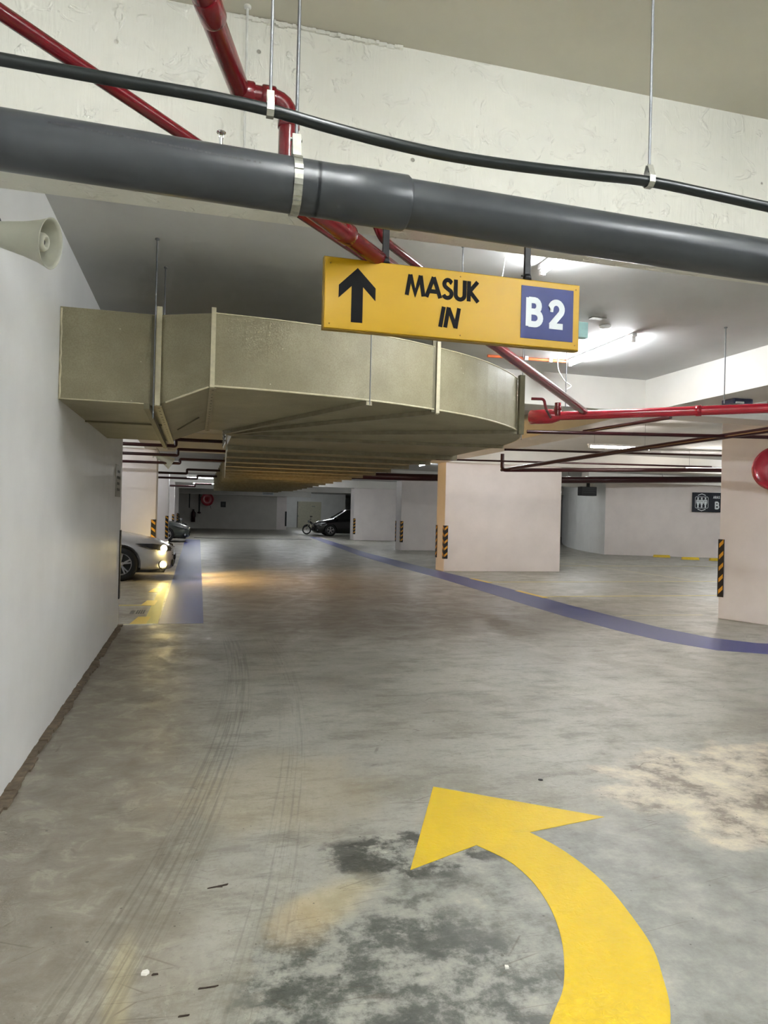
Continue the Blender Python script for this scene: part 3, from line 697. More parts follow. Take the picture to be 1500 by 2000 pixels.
# left background pipes with their steps
LP = 'stepped dark pipes in the left background'
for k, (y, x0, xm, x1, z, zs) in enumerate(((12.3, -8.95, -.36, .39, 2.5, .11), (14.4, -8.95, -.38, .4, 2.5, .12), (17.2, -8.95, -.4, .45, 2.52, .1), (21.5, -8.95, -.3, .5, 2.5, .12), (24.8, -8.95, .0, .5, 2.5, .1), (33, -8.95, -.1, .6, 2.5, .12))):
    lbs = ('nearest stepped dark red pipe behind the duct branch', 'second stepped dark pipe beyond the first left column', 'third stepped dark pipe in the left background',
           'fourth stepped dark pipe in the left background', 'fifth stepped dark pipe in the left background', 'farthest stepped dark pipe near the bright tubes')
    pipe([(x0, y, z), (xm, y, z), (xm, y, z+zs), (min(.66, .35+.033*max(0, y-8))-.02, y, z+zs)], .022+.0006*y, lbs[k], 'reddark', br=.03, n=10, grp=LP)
# sprinkler head
t = thing('fire_sprinkler', (.05, 2.5, 2.70), 'small chrome sprinkler head standing above the grey drain pipe', 'sprinkler')
MB().tube([(.05, 2.5, 2.70), (.05, 2.5, 2.725)], .007, 12).build('body', 'chrome', t)
MB().tube([(.043, 2.5, 2.725), (.043, 2.5, 2.742)], .002, 6).build('frame_arm', 'chrome', t)
MB().tube([(.057, 2.5, 2.725), (.057, 2.5, 2.742)], .002, 6).build('frame_arm', 'chrome', t)
MB().lathe([(0, .001), (0, .016), (.002, .016), (.003, .001)], (.05, 2.5, 2.742), (0, 0, 1), 16).build('deflector', 'chrome', t)

# ------------------------------------------------------------------ lettering strokes
def stroke(mb, pts, w_, closed=False):
    """flat ribbon in the xz plane (list of quads) with mitred joints; y is set later"""
    P = [Vector((p[0], 0, p[1])) for p in pts]
    P = [p for i, p in enumerate(P) if i == 0 or (p-P[i-1]).length > 1e-6]; n = len(P); Lp, Rp = [], []
    for i in range(n):
        dirs = []
        if i > 0 or closed: dirs.append((P[i]-P[i-1]).normalized())
        if i < n-1 or closed: dirs.append((P[(i+1) % n]-P[i]).normalized())
        d = sum(dirs, Vector()); d.normalize(); nr = Vector((-d.z, 0, d.x)); c_ = max(.45, nr.dot(Vector((-dirs[0].z, 0, dirs[0].x))))
        Lp.append(P[i]+nr*w_/2/c_); Rp.append(P[i]-nr*w_/2/c_)
    for i in range(n if closed else n-1):
        j = (i+1) % n
        mb.add([Lp[i], Lp[j], Rp[j], Rp[i]], [(0, 1, 2, 3)])
def arcp(cx, cz, rx, rz, a0, a1, n=12):
    return [(cx+rx*math.cos(math.radians(a0+(a1-a0)*i/n)), cz+rz*math.sin(math.radians(a0+(a1-a0)*i/n))) for i in range(n+1)]
GL = {  # glyphs on a unit height cell: list of strokes, advance width
 'M': ([[(.03,0),(.2,1)], [(.2,1),(.48,.12),(.76,1)], [(.76,1),(.93,0)]], .96),
 'A': ([[(.02,0),(.4,1)], [(.4,1),(.78,0)], [(.17,.3),(.63,.3)]], .8),
 'S': ([[(.5,.80)]+arcp(.28,.74,.2,.2,25,250,10)[0:]+arcp(.26,.27,.23,.21,70,-160,12)], .55),
 'U': ([[(.06,1),(.06,.3)]+arcp(.31,.28,.25,.23,180,360,12)+[(.56,.3),(.56,1)]], .62),
 'K': ([[(.07,0),(.07,1)], [(.55,1),(.12,.5),(.6,0)]], .62),
 'I': ([[(.07,0),(.07,1)]], .14),
 'N': ([[(.07,0),(.07,1)], [(.07,.97),(.63,.03)], [(.63,0),(.63,1)]], .7),
 'R': ([[(.07,0),(.07,1)], [(.07,.93),(.3,.93)]+arcp(.3,.7,.2,.23,90,-90,8)+[(.07,.47)], [(.3,.47),(.56,0)]], .58),
 'B': ([[(.09,0),(.09,1)], [(.09,.92),(.32,.92)]+arcp(.32,.72,.17,.2,90,-90,8)+[(.09,.52)], [(.3,.52)]+arcp(.33,.3,.22,.22,90,-90,10)+[(.09,.08)]], .62),
 '2': ([[(.06,.68)]+arcp(.3,.68,.22,.24,180,-35,14)+[(.1,.09)], [(.03,.08),(.56,.08)]], .58),
}
def text(mb, s, x, z, h, wt, gap=.16, wx=1., slant=0.):
    for ch in s:
        if ch == ' ': x += h*.4; continue
        g, adv = GL[ch]
        for st in g:
            stroke(mb, [(x+p[0]*h*wx+slant*p[1]*h, z+p[1]*h) for p in st], wt)
        x += (adv*wx+gap)*h
    return x
def flat_to(mb, y, th=.0012):
    """give flat xz ribbons a small thickness at depth y"""
    vs, fs = mb.v, mb.f; out = MB()
    y0_ = y
    for k_, f in enumerate(fs):
        q = [vs[i] for i in f]; y = y0_-(k_ % 9)*5e-5
        out.add([(p.x, y, p.z) for p in q]+[(p.x, y+th, p.z) for p in q], [(0,1,2,3),(7,6,5,4),(0,4,5,1),(1,5,6,2),(2,6,7,3),(3,7,4,0)])
    return out

# ------------------------------------------------------------------ the hanging sign
SY = 3.1
s = thing('hanging_sign', (1.145, SY+.02, 2.42), 'yellow hanging direction sign with black arrow and blue level panel', 'sign')
x0, x1, z0, z1 = .521, 1.77, 2.268, 2.582
MB().box(x0, x1, SY, SY+.035, z0, z1).build('panel', 'sgyellow', s, bevel=.003)
MB().box(x0-.004, x1+.004, SY+.008, SY+.042, z0-.004, z1+.004).build('backing_frame', 'sgedge', s)
MB().box(1.463, 1.737, SY-.002, SY+.001, 2.304, 2.553).build('blue_panel', 'sgblue', s)
# arrow: points up
def ptS(px, pz): return px, pz
axx, azc = .668, 0
A = [(.668, 2.545), (.752, 2.462), (.752, 2.405), (.694, 2.462), (.694, 2.302), (.642, 2.302), (.642, 2.462), (.584, 2.405), (.584, 2.462)]
mb = MB()
vsA = [(x, SY-.0015, z) for x, z in A]+[(x, SY+.001, z) for x, z in A]; nA = len(A)
mb.add(vsA, [tuple(range(nA)), tuple(range(nA, 2*nA))[::-1]]+[(i, (i+1)%nA, nA+(i+1)%nA, nA+i) for i in range(nA)])
mb.build('arrow_symbol', 'ink', s)
mb = MB(); text(mb, 'MASUK', .895, 2.449, .094, .019, gap=.10, wx=.94)
text(mb, 'IN', 1.055, 2.318, .094, .019, gap=.12, wx=.96, slant=.16)
flat_to(mb, SY-.0015).build('black_lettering', 'ink', s)
mb = MB(); text(mb, 'B', 1.490, 2.362, .136, .029, wx=.98); flat_to(mb, SY-.0032).build('white_letter', 'sgwhite', s, False)
mb = MB(); text(mb, '2', 1.606, 2.362, .136, .029, wx=1.0); flat_to(mb, SY-.0032).build('white_numeral', 'sgwhite', s, False)
for x, z in ((.545, 2.555), (.545, 2.288), (1.155, 2.560), (1.16, 2.288), (1.75, 2.56), (1.75, 2.29)):
    MB().lathe([(0, .0035), (-.0015, .003), (-.002, .0003)], (x, SY, z), (0, 1, 0), 10).build('rivet', 'sgedge', s)
for x in (.80, 1.50):
    MB().box(x-.014, x+.014, SY+.012, SY+.03, z1, ZB+.0).build('bracket', 'black', s)
    MB().lathe([(0, .001), (0, .022), (.02, .02), (.028, .015)], (x, SY+.02, z1+.003), (0, 0, 1), 12).build('bracket_foot', 'black', s)
    MB().tube([(x-.03, SY+.02, z1+.022), (x+.02, SY+.02, z1+.022)], .004, 6).build('bolt', 'black', s)

# ------------------------------------------------------------------ tube lights
def tube_light(x, y, z, ang, label, L=1.2, warm=False, grp='ceiling tube lights', drop=.0):
    t = thing('tube_light', (x, y, z), label, 'light', grp, ang)
    MB().box(-.025, .025, -L/2, L/2, -.035, 0).build('housing', 'houswhite', t, True, bevel=.004)
    MB().tube([(0, -L/2+.04, -.062), (0, L/2-.04, -.062)], .015, 10).build('tube', 'tubewarm' if warm else 'tube', t, True)
    for sgn in (-1, 1):
        MB().box(-.017, .017, sgn*(L/2-.045), sgn*(L/2-.015), -.082, -.03).build('lamp_holder', 'houswhite', t, True)
    if drop:
        for sgn in (-1, 1): MB().tube([(0, sgn*L*.4, 0), (0, sgn*L*.4, drop)], .003, 6).build('drop_rod', 'rod', t, True)
    return t
tube_light(4.07, 6.70, ZC, 0, 'bright tube light below and right of the yellow sign', 1.28)
tube_light(2.35, 4.05, ZC, 0, 'bright tube light peeking out beneath the grey drain pipe above the sign', 1.24)
tube_light(7.6, 11.72, 2.86, PI/2-.12, 'glowing tube light seen across the pipes right of the duct', 1.25, True, drop=.4)
tube_light(12.5, 15.3, 2.86, PI/2-.3, 'far tube light touching the right hand column', 1.25, True, drop=.4)
VIS = {(.12, 33): 'nearer of the two glowing tube lights at the left end of the distant duct', (.35, 39.8): 'farther of the two glowing tube lights at the left end of the distant duct'}
OFF = 'tube lights over the bays'
k = 0  # most of these tubes are unseen, added to brighten walls, beams and bays
for (x, y, z, a) in ((2.6, .6, ZN, 0), (.9, -2.2, ZN, 0), (4.6, .2, ZN, 0), (3.2, -5, ZN, 0), (7.6, 1.5, ZN, 0),
                     (8.4, 5.6, ZC, 0), (12, 6, ZC, 0), (11.5, 11, ZC, PI/2), (16, 12.5, ZC, PI/2),
                     (7.2, 15.6, ZC, 0), (12.5, 21.5, ZC, PI/2), (17.5, 21, ZC, PI/2), (22, 19, ZC, PI/2), (13.6, 30, ZC, 0),
                     (-4.5, 12.5, ZC, 0), (-3.0, 15.6, ZC, PI/2), (-5, 23, ZC, 0), (-2.2, 33, 2.95, PI/2), (.12, 33, 2.95, PI/2), (.35, 39.8, 2.95, PI/2), (-2.4, 30, 2.95, PI/2), (-2.6, 25.6, 2.95, PI/2), (-2.2, 10.6, ZC, PI/2), (3.8, -1.6, ZN, 0), (0.3, -1.0, ZN, 0), (0.5, 0.9, ZN, 0), (2.0, -3.6, ZN, 0), (6.2, -2.2, ZN, 0), (9, 52, ZC, PI/2), (22, 24, ZC, PI/2), (16, 16.5, ZC, PI/2),
                     (7.6, 23.5, ZC, 0), (8.6, 34.5, ZC, 0), (4.6, 42.5, ZC, PI/2), (13.0, 44, ZC, PI/2), (9.0, 62.5, ZC, PI/2), (5.5, 35.5, ZC, PI/2), (20, 31, ZC, 0)):
    k += 1
    tube_light(x, y, z, a, drop=(ZC-2.95 if z == 2.95 else 0), label=VIS.get((x, y)) or (
        'unseen tube light added on the near ceiling above or behind the viewer, outside the picture' if y < 3 else 'tube light added over the left parking bays, hidden behind wall, beams or duct' if x < 1 else 'tube light added over the right parking bays, hidden behind beams or pipes'), grp=OFF)

# ------------------------------------------------------------------ small ceiling fittings
tag(MB().lathe([(0, .001), (0, .055), (-.02, .05), (-.03, .02), (-.03, .001)], (3.66, 5.93, ZC), (0, 0, 1), 20).build('smoke_detector', 'houswhite'), 'round white detector on the ceiling above the tube light', 'detector')
tag(MB().box(3.38, 3.52, 5.68, 5.75, ZC-.012, ZC).build('ceiling_plate', 'galv'), 'small grey plate on the ceiling beside the round detector', 'plate')
t = thing('exit_sign', (3.2, 5.75, ZC), 'pale cyan lit box hanging just behind the right end of the yellow sign', 'sign')
MB().box(3.05, 3.36, 5.72, 5.78, 3.08, 3.22).build('sign_box', 'cyan', t, bevel=.004); MB().tube([(3.2, 5.75, 3.22), (3.2, 5.75, ZC)], .008, 8).build('stem', 'galv', t)
t = thing('orange_conduit', (3.3, 7.36, ZC-.02), 'orange plastic conduit clipped to the ceiling, ending at the tube light', 'conduit')
MB().tube([(3.1, 7.4, ZC-.02), (4.05, 7.35, ZC-.02)], .016, 12).build('conduit_tube', 'orange', t)
for x in (3.35, 3.55, 3.85): MB().box(x-.02, x+.02, 7.34, 7.41, ZC-.042, ZC).build('saddle_clip', 'houswhite', t)
tag(MB().tube(refine([(3.8, 7.1, ZC), (3.8, 7.08, 3.1), (3.84, 7.05, 2.96), (3.9, 7.0, 2.93), (3.86, 6.98, 2.99), (3.93, 6.97, 2.9)], 4) if False else bend([(3.8,7.1,ZC),(3.8,7.08,3.08),(3.86,7.03,2.95),(3.93,6.99,2.9),(3.86,6.98,2.86)], .05), .006, 8).build('hanging_wire', 'whiterod'), 'curly white wire hanging from the ceiling over the fire main', 'wire')
tag(MB().tube(bend([(2.05,4.62,ZC),(2.02,4.6,3.1),(1.93,4.55,2.98),(1.85,4.5,2.95),(1.8,4.45,3.05)], .05), .004, 8).build('hanging_wire', 'whiterod'), 'thin white wire above the middle of the yellow sign', 'wire')
t = thing('ceiling_speaker', (5.95, 6.85, 2.86), 'bluish box fitting under the beam at the right edge', 'fitting')
MB().box(5.82, 6.08, 6.75, 6.95, 2.80, 2.86).build('box_body', 'blueobj', t, bevel=.01); MB().box(5.84, 5.94, 6.73, 6.75, 2.80, 2.82).build('label_plate', 'sgwhite', t)
t = thing('security_camera', (6.2, 6.6, 2.86), 'white rounded fitting above the fire main at the right edge', 'camera')
MB().lathe([(0, .05), (-.04, .06), (-.09, .055), (-.12, .03), (-.13, .002)], (6.2, 6.6, 2.83), (0, 0, 1), 20).build('camera_dome', 'houswhite', t)
MB().tube([(6.2, 6.6, 2.83), (6.2, 6.6, 2.865)], .045, 16).build('mount', 'houswhite', t)

# ------------------------------------------------------------------ horn loudspeakers
def horn(loc, direction, sc_, label, wallx):
    t = thing('horn_loudspeaker', loc, label, 'loudspeaker', 'horn loudspeakers')
    o_, d = Vector(loc), Vector(direction).normalized()
    S = sc_
    MB().lathe([(.085*S, .001*S), (.085*S, .062*S), (.10*S, .066*S), (.14*S, .07*S), (.27*S, .092*S), (.36*S, .115*S), (.41*S, .134*S), (.416*S, .138*S), (.418*S, .134*S), (.40*S, .122*S), (.33*S, .098*S), (.20*S, .07*S), (.19*S, .045*S)], o_-d*.14*S, d, 40).build('horn_bell', 'dirtywhite', t)
    MB().lathe([(.05*S, .055*S), (.255*S, .05*S), (.27*S, .04*S), (.27*S, .024*S), (.22*S, .02*S), (.21*S, .001)], o_-d*.02*S, d, 24).build('reflector_cone', 'dirtywhite', t)
    MB().lathe([(0, .018*S), (.002, .001)], o_+d*.235*S, d, 16).build('throat', 'gblack', t)
    MB().tube([o_+Vector((.075*S, -.02*S, .01*S)), o_+Vector((.09*S, -.02*S, .01*S))], .016*S, 14).build('side_knob', 'galv', t)
    mb = MB(); mb.bar((wallx, o_.y-.05*S, o_.z+.02*S), (o_.x-.06*S, o_.y-.05*S, o_.z+.02*S), .03*S, .05*S); mb.bar((wallx+.003, o_.y-.12*S, o_.z+.02), (wallx+.003, o_.y+.05*S, o_.z+.02), .006, .1*S)
    mb.build('wall_bracket', 'galv', t)
    MB().tube(bend([o_+Vector((0, -.02, .06))*S, o_+Vector((-.03, -.04, .14))*S, o_+Vector((-.1, -.06, .2))*S], .04), .004, 8).build('cable', 'darkgrey', t)
    return t
horn((-.82, 3.30, 2.585), (1, -.25, -.16), .76, 'beige horn loudspeaker fixed to the left wall', -.9)
horn((-.85, 17.25, 2.66), (.85, .12, -.5), 1.1, 'small distant horn loudspeaker on the first left column', -1.0)

# small notices
t = thing('wall_notice', (-.9, 8.85, 1.75), 'narrow grey notice near the end of the left wall', 'sign')
MB().box(-.9, -.893, 8.6, 9.1, 1.58, 1.95).build('board', 'galv', t)
mb = MB()
for k, (a, b2) in enumerate(((8.7, 9.0), (8.72, 8.95), (8.7, 9.02), (8.75, 8.98))): mb.box(-.893, -.8915, a, b2, 1.65+k*.07, 1.68+k*.07)
mb.build('printed_lines', 'darkgrey', t)

# ------------------------------------------------------------------ hose reels
def reel(c, d, R, label, arm=None):
    t = thing('hose_reel', tuple(c), label, 'hose reel', 'fire hose reels')
    c, d = Vector(c), Vector(d).normalized()
    MB().lathe([(0, .001), (0, R*.2), (.01, R*.22), (.012, R*.86), (-.004, R*.9), (-.004, R*.985), (.02, R), (.04, R), (.045, R*.94), (.05, R*.5), (.05, .001)], c, d, 48).build('reel_disc', 'redmain', t)
    MB().lathe([(.05, R*.8), (.16, R*.8)], c, d, 40).build('hose_coil', 'gblack', t)
    MB().lathe([(.16, R*.5), (.16, R), (.2, R), (.2, R*.5)], c, d, 40).build('rear_disc', 'redmain', t)
    MB().lathe([(-.03, .001), (-.03, R*.12), (.0, R*.14)], c, d, 20).build('hub', 'redmain', t)
    if arm: 
        MB().tube([c+d*.12, Vector(arm)], .03, 12).build('support_arm', 'gblack', t)
    MB().tube(bend([c+d*.1+Vector((R*.3, 0, -R*.78)), c+d*.1+Vector((R*.5, 0, -R*1.05)), c+d*.1+Vector((R*.62, 0, -R*1.5))], .06), .014, 10).build('hose_end', 'gblack', t)
    return t
reel((7.62, 8.0, 2.21), (.62, .78, 0), .30, 'round red hose reel at the right edge of the picture', (7.98, 8.35, 2.21))
reel((.8, 57.9, 2.3), (0, 1, 0), .5, 'distant red hose reel on the dim far wall', (.8, 58.2, 2.3))
t = thing('reel_supply_pipe', (0, 58.1, 2), 'thin dark supply pipe beside the distant hose reel', 'pipe')
MB().tube([(-.55, 57.5, 1.6), (-.55, 57.5, 2.7)], .04, 8).build('pipe_length', 'gblack', t); MB().tube([(.2, 57.5, 1.3), (.2, 57.5, 2.7)], .06, 8).build('pipe_length', 'gblack', t)
MB().lathe([(0, .02), (0, .14), (-.08, .14), (-.14, .02)], (.2, 57.5, 1.3), (0, 0, 1), 12).build('valve', 'reddark', t)
t = thing('fire_extinguisher', (-.25, 58.05, .5), 'distant dark red fire extinguisher hung on the far wall', 'fire extinguisher')
MB().lathe([(0, .001), (0, .16), (.75, .16), (.88, .08), (.95, .05)], (-.25, 58.02, .5), (0, 0, 1), 16).build('cylinder_body', 'reddark', t)
MB().box(-.33, -.17, 57.98, 58.06, 1.43, 1.5).build('handle', 'gblack', t); MB().tube([(-.25, 57.98, 1.45), (-.08, 57.9, 1.2), (-.08, 57.88, .9)], .03, 8).build('hose', 'gblack', t)
t = thing('wall_notice', (2.04, 58.2, 1.95), 'small square dark notice on the far wall', 'sign')
MB().box(1.84, 2.24, 58.15, 58.2, 1.72, 2.16).build('board', 'gblack', t); MB().box(1.94, 2.14, 58.14, 58.15, 1.84, 2.04).build('symbol', 'darkgrey', t)
t = thing('vent_grille', (5.5, 57.6, 2.95), 'pale ventilation grille on the beam above the far wall', 'vent')
MB().box(5.05, 5.95, 57.55, 57.6, 2.78, 3.08).build('grille_frame', 'sgwhite', t); mb = MB()
for i in range(3):
    mb.box(5.1, 5.9, 57.54, 57.55, 2.83+i*.08, 2.86+i*.08)
mb.build('grille_slot', 'gblack', t)
# door in the recess
d_ = struct('door_1', MB().box(9.3, 11.6, 67.9, 68, 0, 2.5), 'wood', 'pale double door in the lit recess at the far end', 'door')
MB().box(9.36, 9.42, 67.84, 67.9, 1.0, 1.2).build('door_handle', 'galv', d_)
MB().box(9.28, 9.34, 67.86, 67.9, 0, 2.5).build('door_edge', 'darkgrey', d_)
MB().box(10.7, 11.0, 67.88, 67.9, 2.0, 2.1).build('door_plate', 'galv', d_)

# lift sign on the right wall: local frame with x along the wall
t = thing('lift_sign', (19.70, 25.10, 2.27), 'dark navy lift sign with three figures on the back right wall', 'sign', rz=math.atan2(-4.19, 9.95))
MB().box(0, 2.1, -.05, -.01, -.4, .4).build('board', 'navy', t, True)
mb = MB()
stroke(mb, [(.16,-.2),(.16,.18),(.2,.22),(.82,.22),(.86,.18),(.86,-.2),(.82,-.24),(.2,-.24)], .02, True)
fig = MB()
for k in range(3):
    cx = .31+k*.2
    stroke(fig, [(cx, .04), (cx, -.1)], .12)
    stroke(fig, [(cx-.075, .08), (cx+.075, .08)], .05)
    stroke(fig, [(cx-.085, .08), (cx-.085, -.05)], .028); stroke(fig, [(cx+.085, .08), (cx+.085, -.05)], .028)
    stroke(fig, [(cx, -.1), (cx, -.22)], .075)
    stroke(fig, arcp(cx, .155, .022, .022, 0, 330, 10), .04, True)
for sgn in (1, -1):
    stroke(mb, [(.3, sgn*.28-(.01 if sgn < 0 else 0)), (.51, sgn*.345), (.72, sgn*.28-(.01 if sgn < 0 else 0))], .03)
flat_to(mb, -.055, .004).build('symbol_frame', 'sgwhite', t, True); flat_to(fig, -.055, .004).build('figures', 'sgwhite', t, True)
mb = MB(); text(mb, 'ARAS', 1.13, .16, .105, .022, gap=.2); flat_to(mb, -.055, .004).build('small_lettering', 'sgwhite', t, True)
mb = MB(); text(mb, 'B', 1.22, -.27, .3, .07, wx=1.3); flat_to(mb, -.055, .004).build('large_letter', 'sgwhite', t, True)
mb = MB(); text(mb, '2', 1.58, -.27, .3, .07, wx=1.3); flat_to(mb, -.055, .004).build('large_numeral', 'sgwhite', t, True)
t.scale = (.72, 1, 1)
t = thing('black_box_unit', (15.85, 26.2, 2.62), 'black box hanging beside the curved pale wall', 'box')
MB().box(15.25, 15.97, 26.2, 26.5, 2.43, 2.80).build('casing', 'gblack', t, bevel=.02)
MB().box(15.6, 15.7, 26.3, 26.4, 2.8, ZC).build('hanging_stem', 'gblack', t)
for i in range(3): MB().box(15.3, 15.9, 26.19, 26.2, 2.55+i*.09, 2.57+i*.09).build('slot', 'darkgrey', t)
t = thing('wall_notice', (13.3, 27, 2.2), 'narrow dark sign at the edge of the curved wall gap', 'sign')
o = MB().box(14.1, 14.16, 26.9, 27.4, 2.0, 2.6).build('board', 'navy', t); MB().box(14.12, 14.14, 27.1, 27.2, 2.6, ZC).build('hanging_stem', 'gblack', t)

# ------------------------------------------------------------------ vehicles
def superloft(stations, sect):
    vs, fs = [], []; n = None
    for st in stations:
        pts = sect(*st); n = len(pts); vs += pts
    for i in range(len(stations)-1):
        for k in range(n-1): fs.append((i*n+k, i*n+k+1, (i+1)*n+k+1, (i+1)*n+k))
        fs.append((i*n+n-1, i*n, (i+1)*n, (i+1)*n+n-1))
    fs.append(tuple(range(n))); fs.append(tuple(range((len(stations)-1)*n, len(stations)*n))[::-1])
    return vs, fs
def carve(name, vs, fs, cutters, sub=2, mat=None, parent=None):
    me = bpy.data.meshes.new(name); me.from_pydata([tuple(v) for v in vs], [], fs); me.update()
    bm = bmesh.new(); bm.from_mesh(me); bmesh.ops.recalc_face_normals(bm, faces=bm.faces); bm.to_mesh(me); bm.free()
    o = bpy.data.objects.new(name, me); C.objects.link(o)
    if sub: s_ = o.modifiers.new('s', 'SUBSURF'); s_.levels = sub; s_.render_levels = sub
    tmp = []
    for (x, z, r, y0, y1) in cutters:
        c = MB().tube([(x, y0, z), (x, y1, z)], r, 40).build('cutter', None); tmp.append(c)
        bo = o.modifiers.new('b', 'BOOLEAN'); bo.object = c; bo.operation = 'DIFFERENCE'; bo.solver = 'EXACT'
    dg = bpy.context.evaluated_depsgraph_get(); dg.update()
    m2 = bpy.data.meshes.new_from_object(o.evaluated_get(dg)); m2.name = name
    for c in tmp: bpy.data.objects.remove(c, do_unlink=True)
    bpy.data.objects.remove(o, do_unlink=True)
    m2.materials.clear(); m2.materials.append(M[mat])
    m2.polygons.foreach_set('use_smooth', [True]*len(m2.polygons))
    o2 = bpy.data.objects.new(name, m2); C.objects.link(o2); o2.parent = parent
    try: m2.set_sharp_from_angle(angle=.7)
    except Exception: pass
    return o2
def wheel(parent, x, y, r, side):
    w_ = thing('wheel', (0, 0, 0), None, None); del_keys = [k for k in w_.keys()]
    bpy.data.objects.remove(w_, do_unlink=True)
    ty = MB().lathe([(-.10, r*.66), (-.105, r*.8), (-.09, r*.96), (-.06, r), (.06, r), (.09, r*.96), (.105, r*.8), (.10, r*.66)], (x, y, r), (0, 1, 0), 40).build('wheel', 'tyre', parent, True)
    mb = MB(); f = side*.085
    mb.lathe([(f, r*.60), (f, r*.68), (f*.2, r*.66), (-f, r*.66)], (x, y, r), (0, 1, 0), 40)
    for k in range(5):
        for da in (-.16, .16):
            a = 2*PI*k/5+.3; a2 = a+da
            p0 = Vector((x+math.cos(a)*r*.12, y+f*.85, r+math.sin(a)*r*.12)); p1 = Vector((x+math.cos(a2)*r*.63, y+f, r+math.sin(a2)*r*.63))
            mb.bar(p0, p1, .03, .035, (0, 1, 0))
    mb.lathe([(f*1.05, .001), (f*1.05, r*.15), (f*.6, r*.17)], (x, y, r), (0, 1, 0), 20)
    mb.build('rim', 'alloy', ty, True)
    MB().lathe([(f*.1, .001), (f*.1, r*.6)], (x, y, r), (0, 1, 0), 24).build('brake_disc', 'darkgrey', ty, True)
def car(name, loc, rz, paint, label, lit=False, suv=False):
    t = thing(name, loc, label, 'car', None, rz)
    k = 1.13 if suv else 1.
    def sect(x, zl, zs, zt, hw):
        h = []
        h.append((x, 0, zl)); h.append((x, hw*.85, zl)); h.append((x, hw*.985, zl+.1)); h.append((x, hw, (zl*.5+zs*.5))); h.append((x, hw*.975, zs))
        h.append((x, hw*.82, zs+.65*(zt-zs))); h.append((x, hw*.45, zt-.01)); h.append((x, 0, zt))
        return [Vector(p) for p in h]+[Vector((p[0], -p[1], p[2])) for p in h[-2:0:-1]]
    st = [(2.12, .27, .50, .56, .30), (2.10, .23, .58, .66, .60), (1.98, .19, .66, .74, .76), (1.75, .18, .72, .83, .83), (1.4, .18, .78, .91, .85), (1.0, .18, .83, .98, .855), (.75, .18, .87, 1.01, .86),
          (0, .18, .90, 1.0, .86), (-1.0, .18, .93, 1.02, .86), (-1.6, .2, .95, 1.06, .85), (-2.0, .25, .95, 1.05, .80), (-2.14, .32, .85, .98, .66)]
    st = [(x, zl*k, zs*k, zt*k, hw) for x, zl, zs, zt, hw in st]
    vs, fs = superloft(st, sect)
    R_ = .335*(1.08 if suv else 1)
    wx = (1.12, -1.42)
    cut = [(x, R_, R_+.055, s_*.62, s_*1.2) for x in wx for s_ in (-1, 1)]
    body = carve('car_body', vs, fs, cut, 2, paint, t)
    # greenhouse
    zr = 1.47*k
    def gs(x, zb, zt, wb, wt):
        return [Vector(p) for p in ((x, wb, zb), (x, wt, zt), (x, wt*.5, zt+.025), (x, -wt*.5, zt+.025), (x, -wt, zt), (x, -wb, zb))]
    g = [(.95, .93*k, .97*k, .68, .66), (.78, .93*k, 1.03*k, .74, .64), (.1, .93*k, zr-.06, .78, .60), (-.2, .93*k, zr, .79, .60), (-.9, .93*k, zr, .79, .60), (-1.3, .93*k, zr-.06, .78, .58), (-1.85 if not suv else -2.0, .95*k, 1.08*k, .7, .56)]
    vs, fs = superloft(g, gs); carve('window_glass', vs, fs, [], 0, 'glass', t)
    mb = MB()
    def rs(x, z, w2): return [Vector((x, w2, z)), Vector((x, w2*.5, z+.04)), Vector((x, -w2*.5, z+.04)), Vector((x, -w2, z)), Vector((x, -w2, z-.02)), Vector((x, w2, z-.02))]
    vs, fs = superloft([(.12, zr-.045, .62), (-.2, zr+.012, .63), (-.9, zr+.012, .63), (-1.32, zr-.045, .60)], rs); mb.add(vs, fs, True)
    for s_ in (-1, 1):
        mb.bar((.9, s_*.70, .98*k), (.1, s_*.615, zr-.04), .05, .05); mb.bar((-.42, s_*.80, .93*k), (-.40, s_*.62, zr-.01), .07, .03); mb.bar((-1.3, s_*.6, zr-.05), (-1.85, s_*.68, 1.0*k), .09, .05)
    mb.build('roof', paint, t, True)
    # front details
    for s_ in (-1, 1):
        hl = MB()
        hl.add([(1.40, s_*.866, .745*k), (1.72, s_*.858, .752*k), (1.93, s_*.792, .72*k), (2.05, s_*.66, .68*k), (2.06, s_*.66, .60*k), (1.95, s_*.80, .60*k), (1.72, s_*.872, .65*k)], [(0, 1, 6), (1, 2, 5, 6), (2, 3, 4, 5)])
        o = hl.build('headlight', 'gblack' if lit else 'lens', t, True); sd = o.modifiers.new('s', 'SOLIDIFY'); sd.thickness = .05; sd.offset = 0
        bl = MB(); bl.lathe([(-.02, .001), (0, .06), (.03, .07), (.045, .055), (.052, .001)], (1.925, s_*.785, .655*k), (.55, s_*.83, 0), 20)
        bl.build('headlight_bulb', 'lamp_on' if lit else 'chrome', o, True)
        fg = MB(); fg.lathe([(-.02, .10), (.0, .105), (.012, .09)], (1.93, s_*.745, .325*k), (.6, s_*.8, 0), 20); fo = fg.build('fog_light', 'gblack', t, True)
        fb = MB(); fb.lathe([(0, .001), (.0, .055), (.02, .05), (.03, .001)], (1.935, s_*.75, .325*k), (.6, s_*.8, 0), 20); fb.build('fog_bulb', 'lamp_on' if lit else 'lens', fo, True)
        MB().box(.62, .78, s_*.84, s_*1.02, .98*k, 1.10*k).build('side_mirror', paint, t, True, bevel=.03)
        MB().box(-2.12, -1.95, s_*.5, s_*.8, .78*k, .95*k).build('tail_light', 'redlens', t, True, bevel=.01)
    mb = MB()
    for i in range(4): mb.box(2.06, 2.11-.01*i, -.5, .5, .50*k+i*.04, .525*k+i*.04)
    mb.build('grille', 'gblack', t, True)
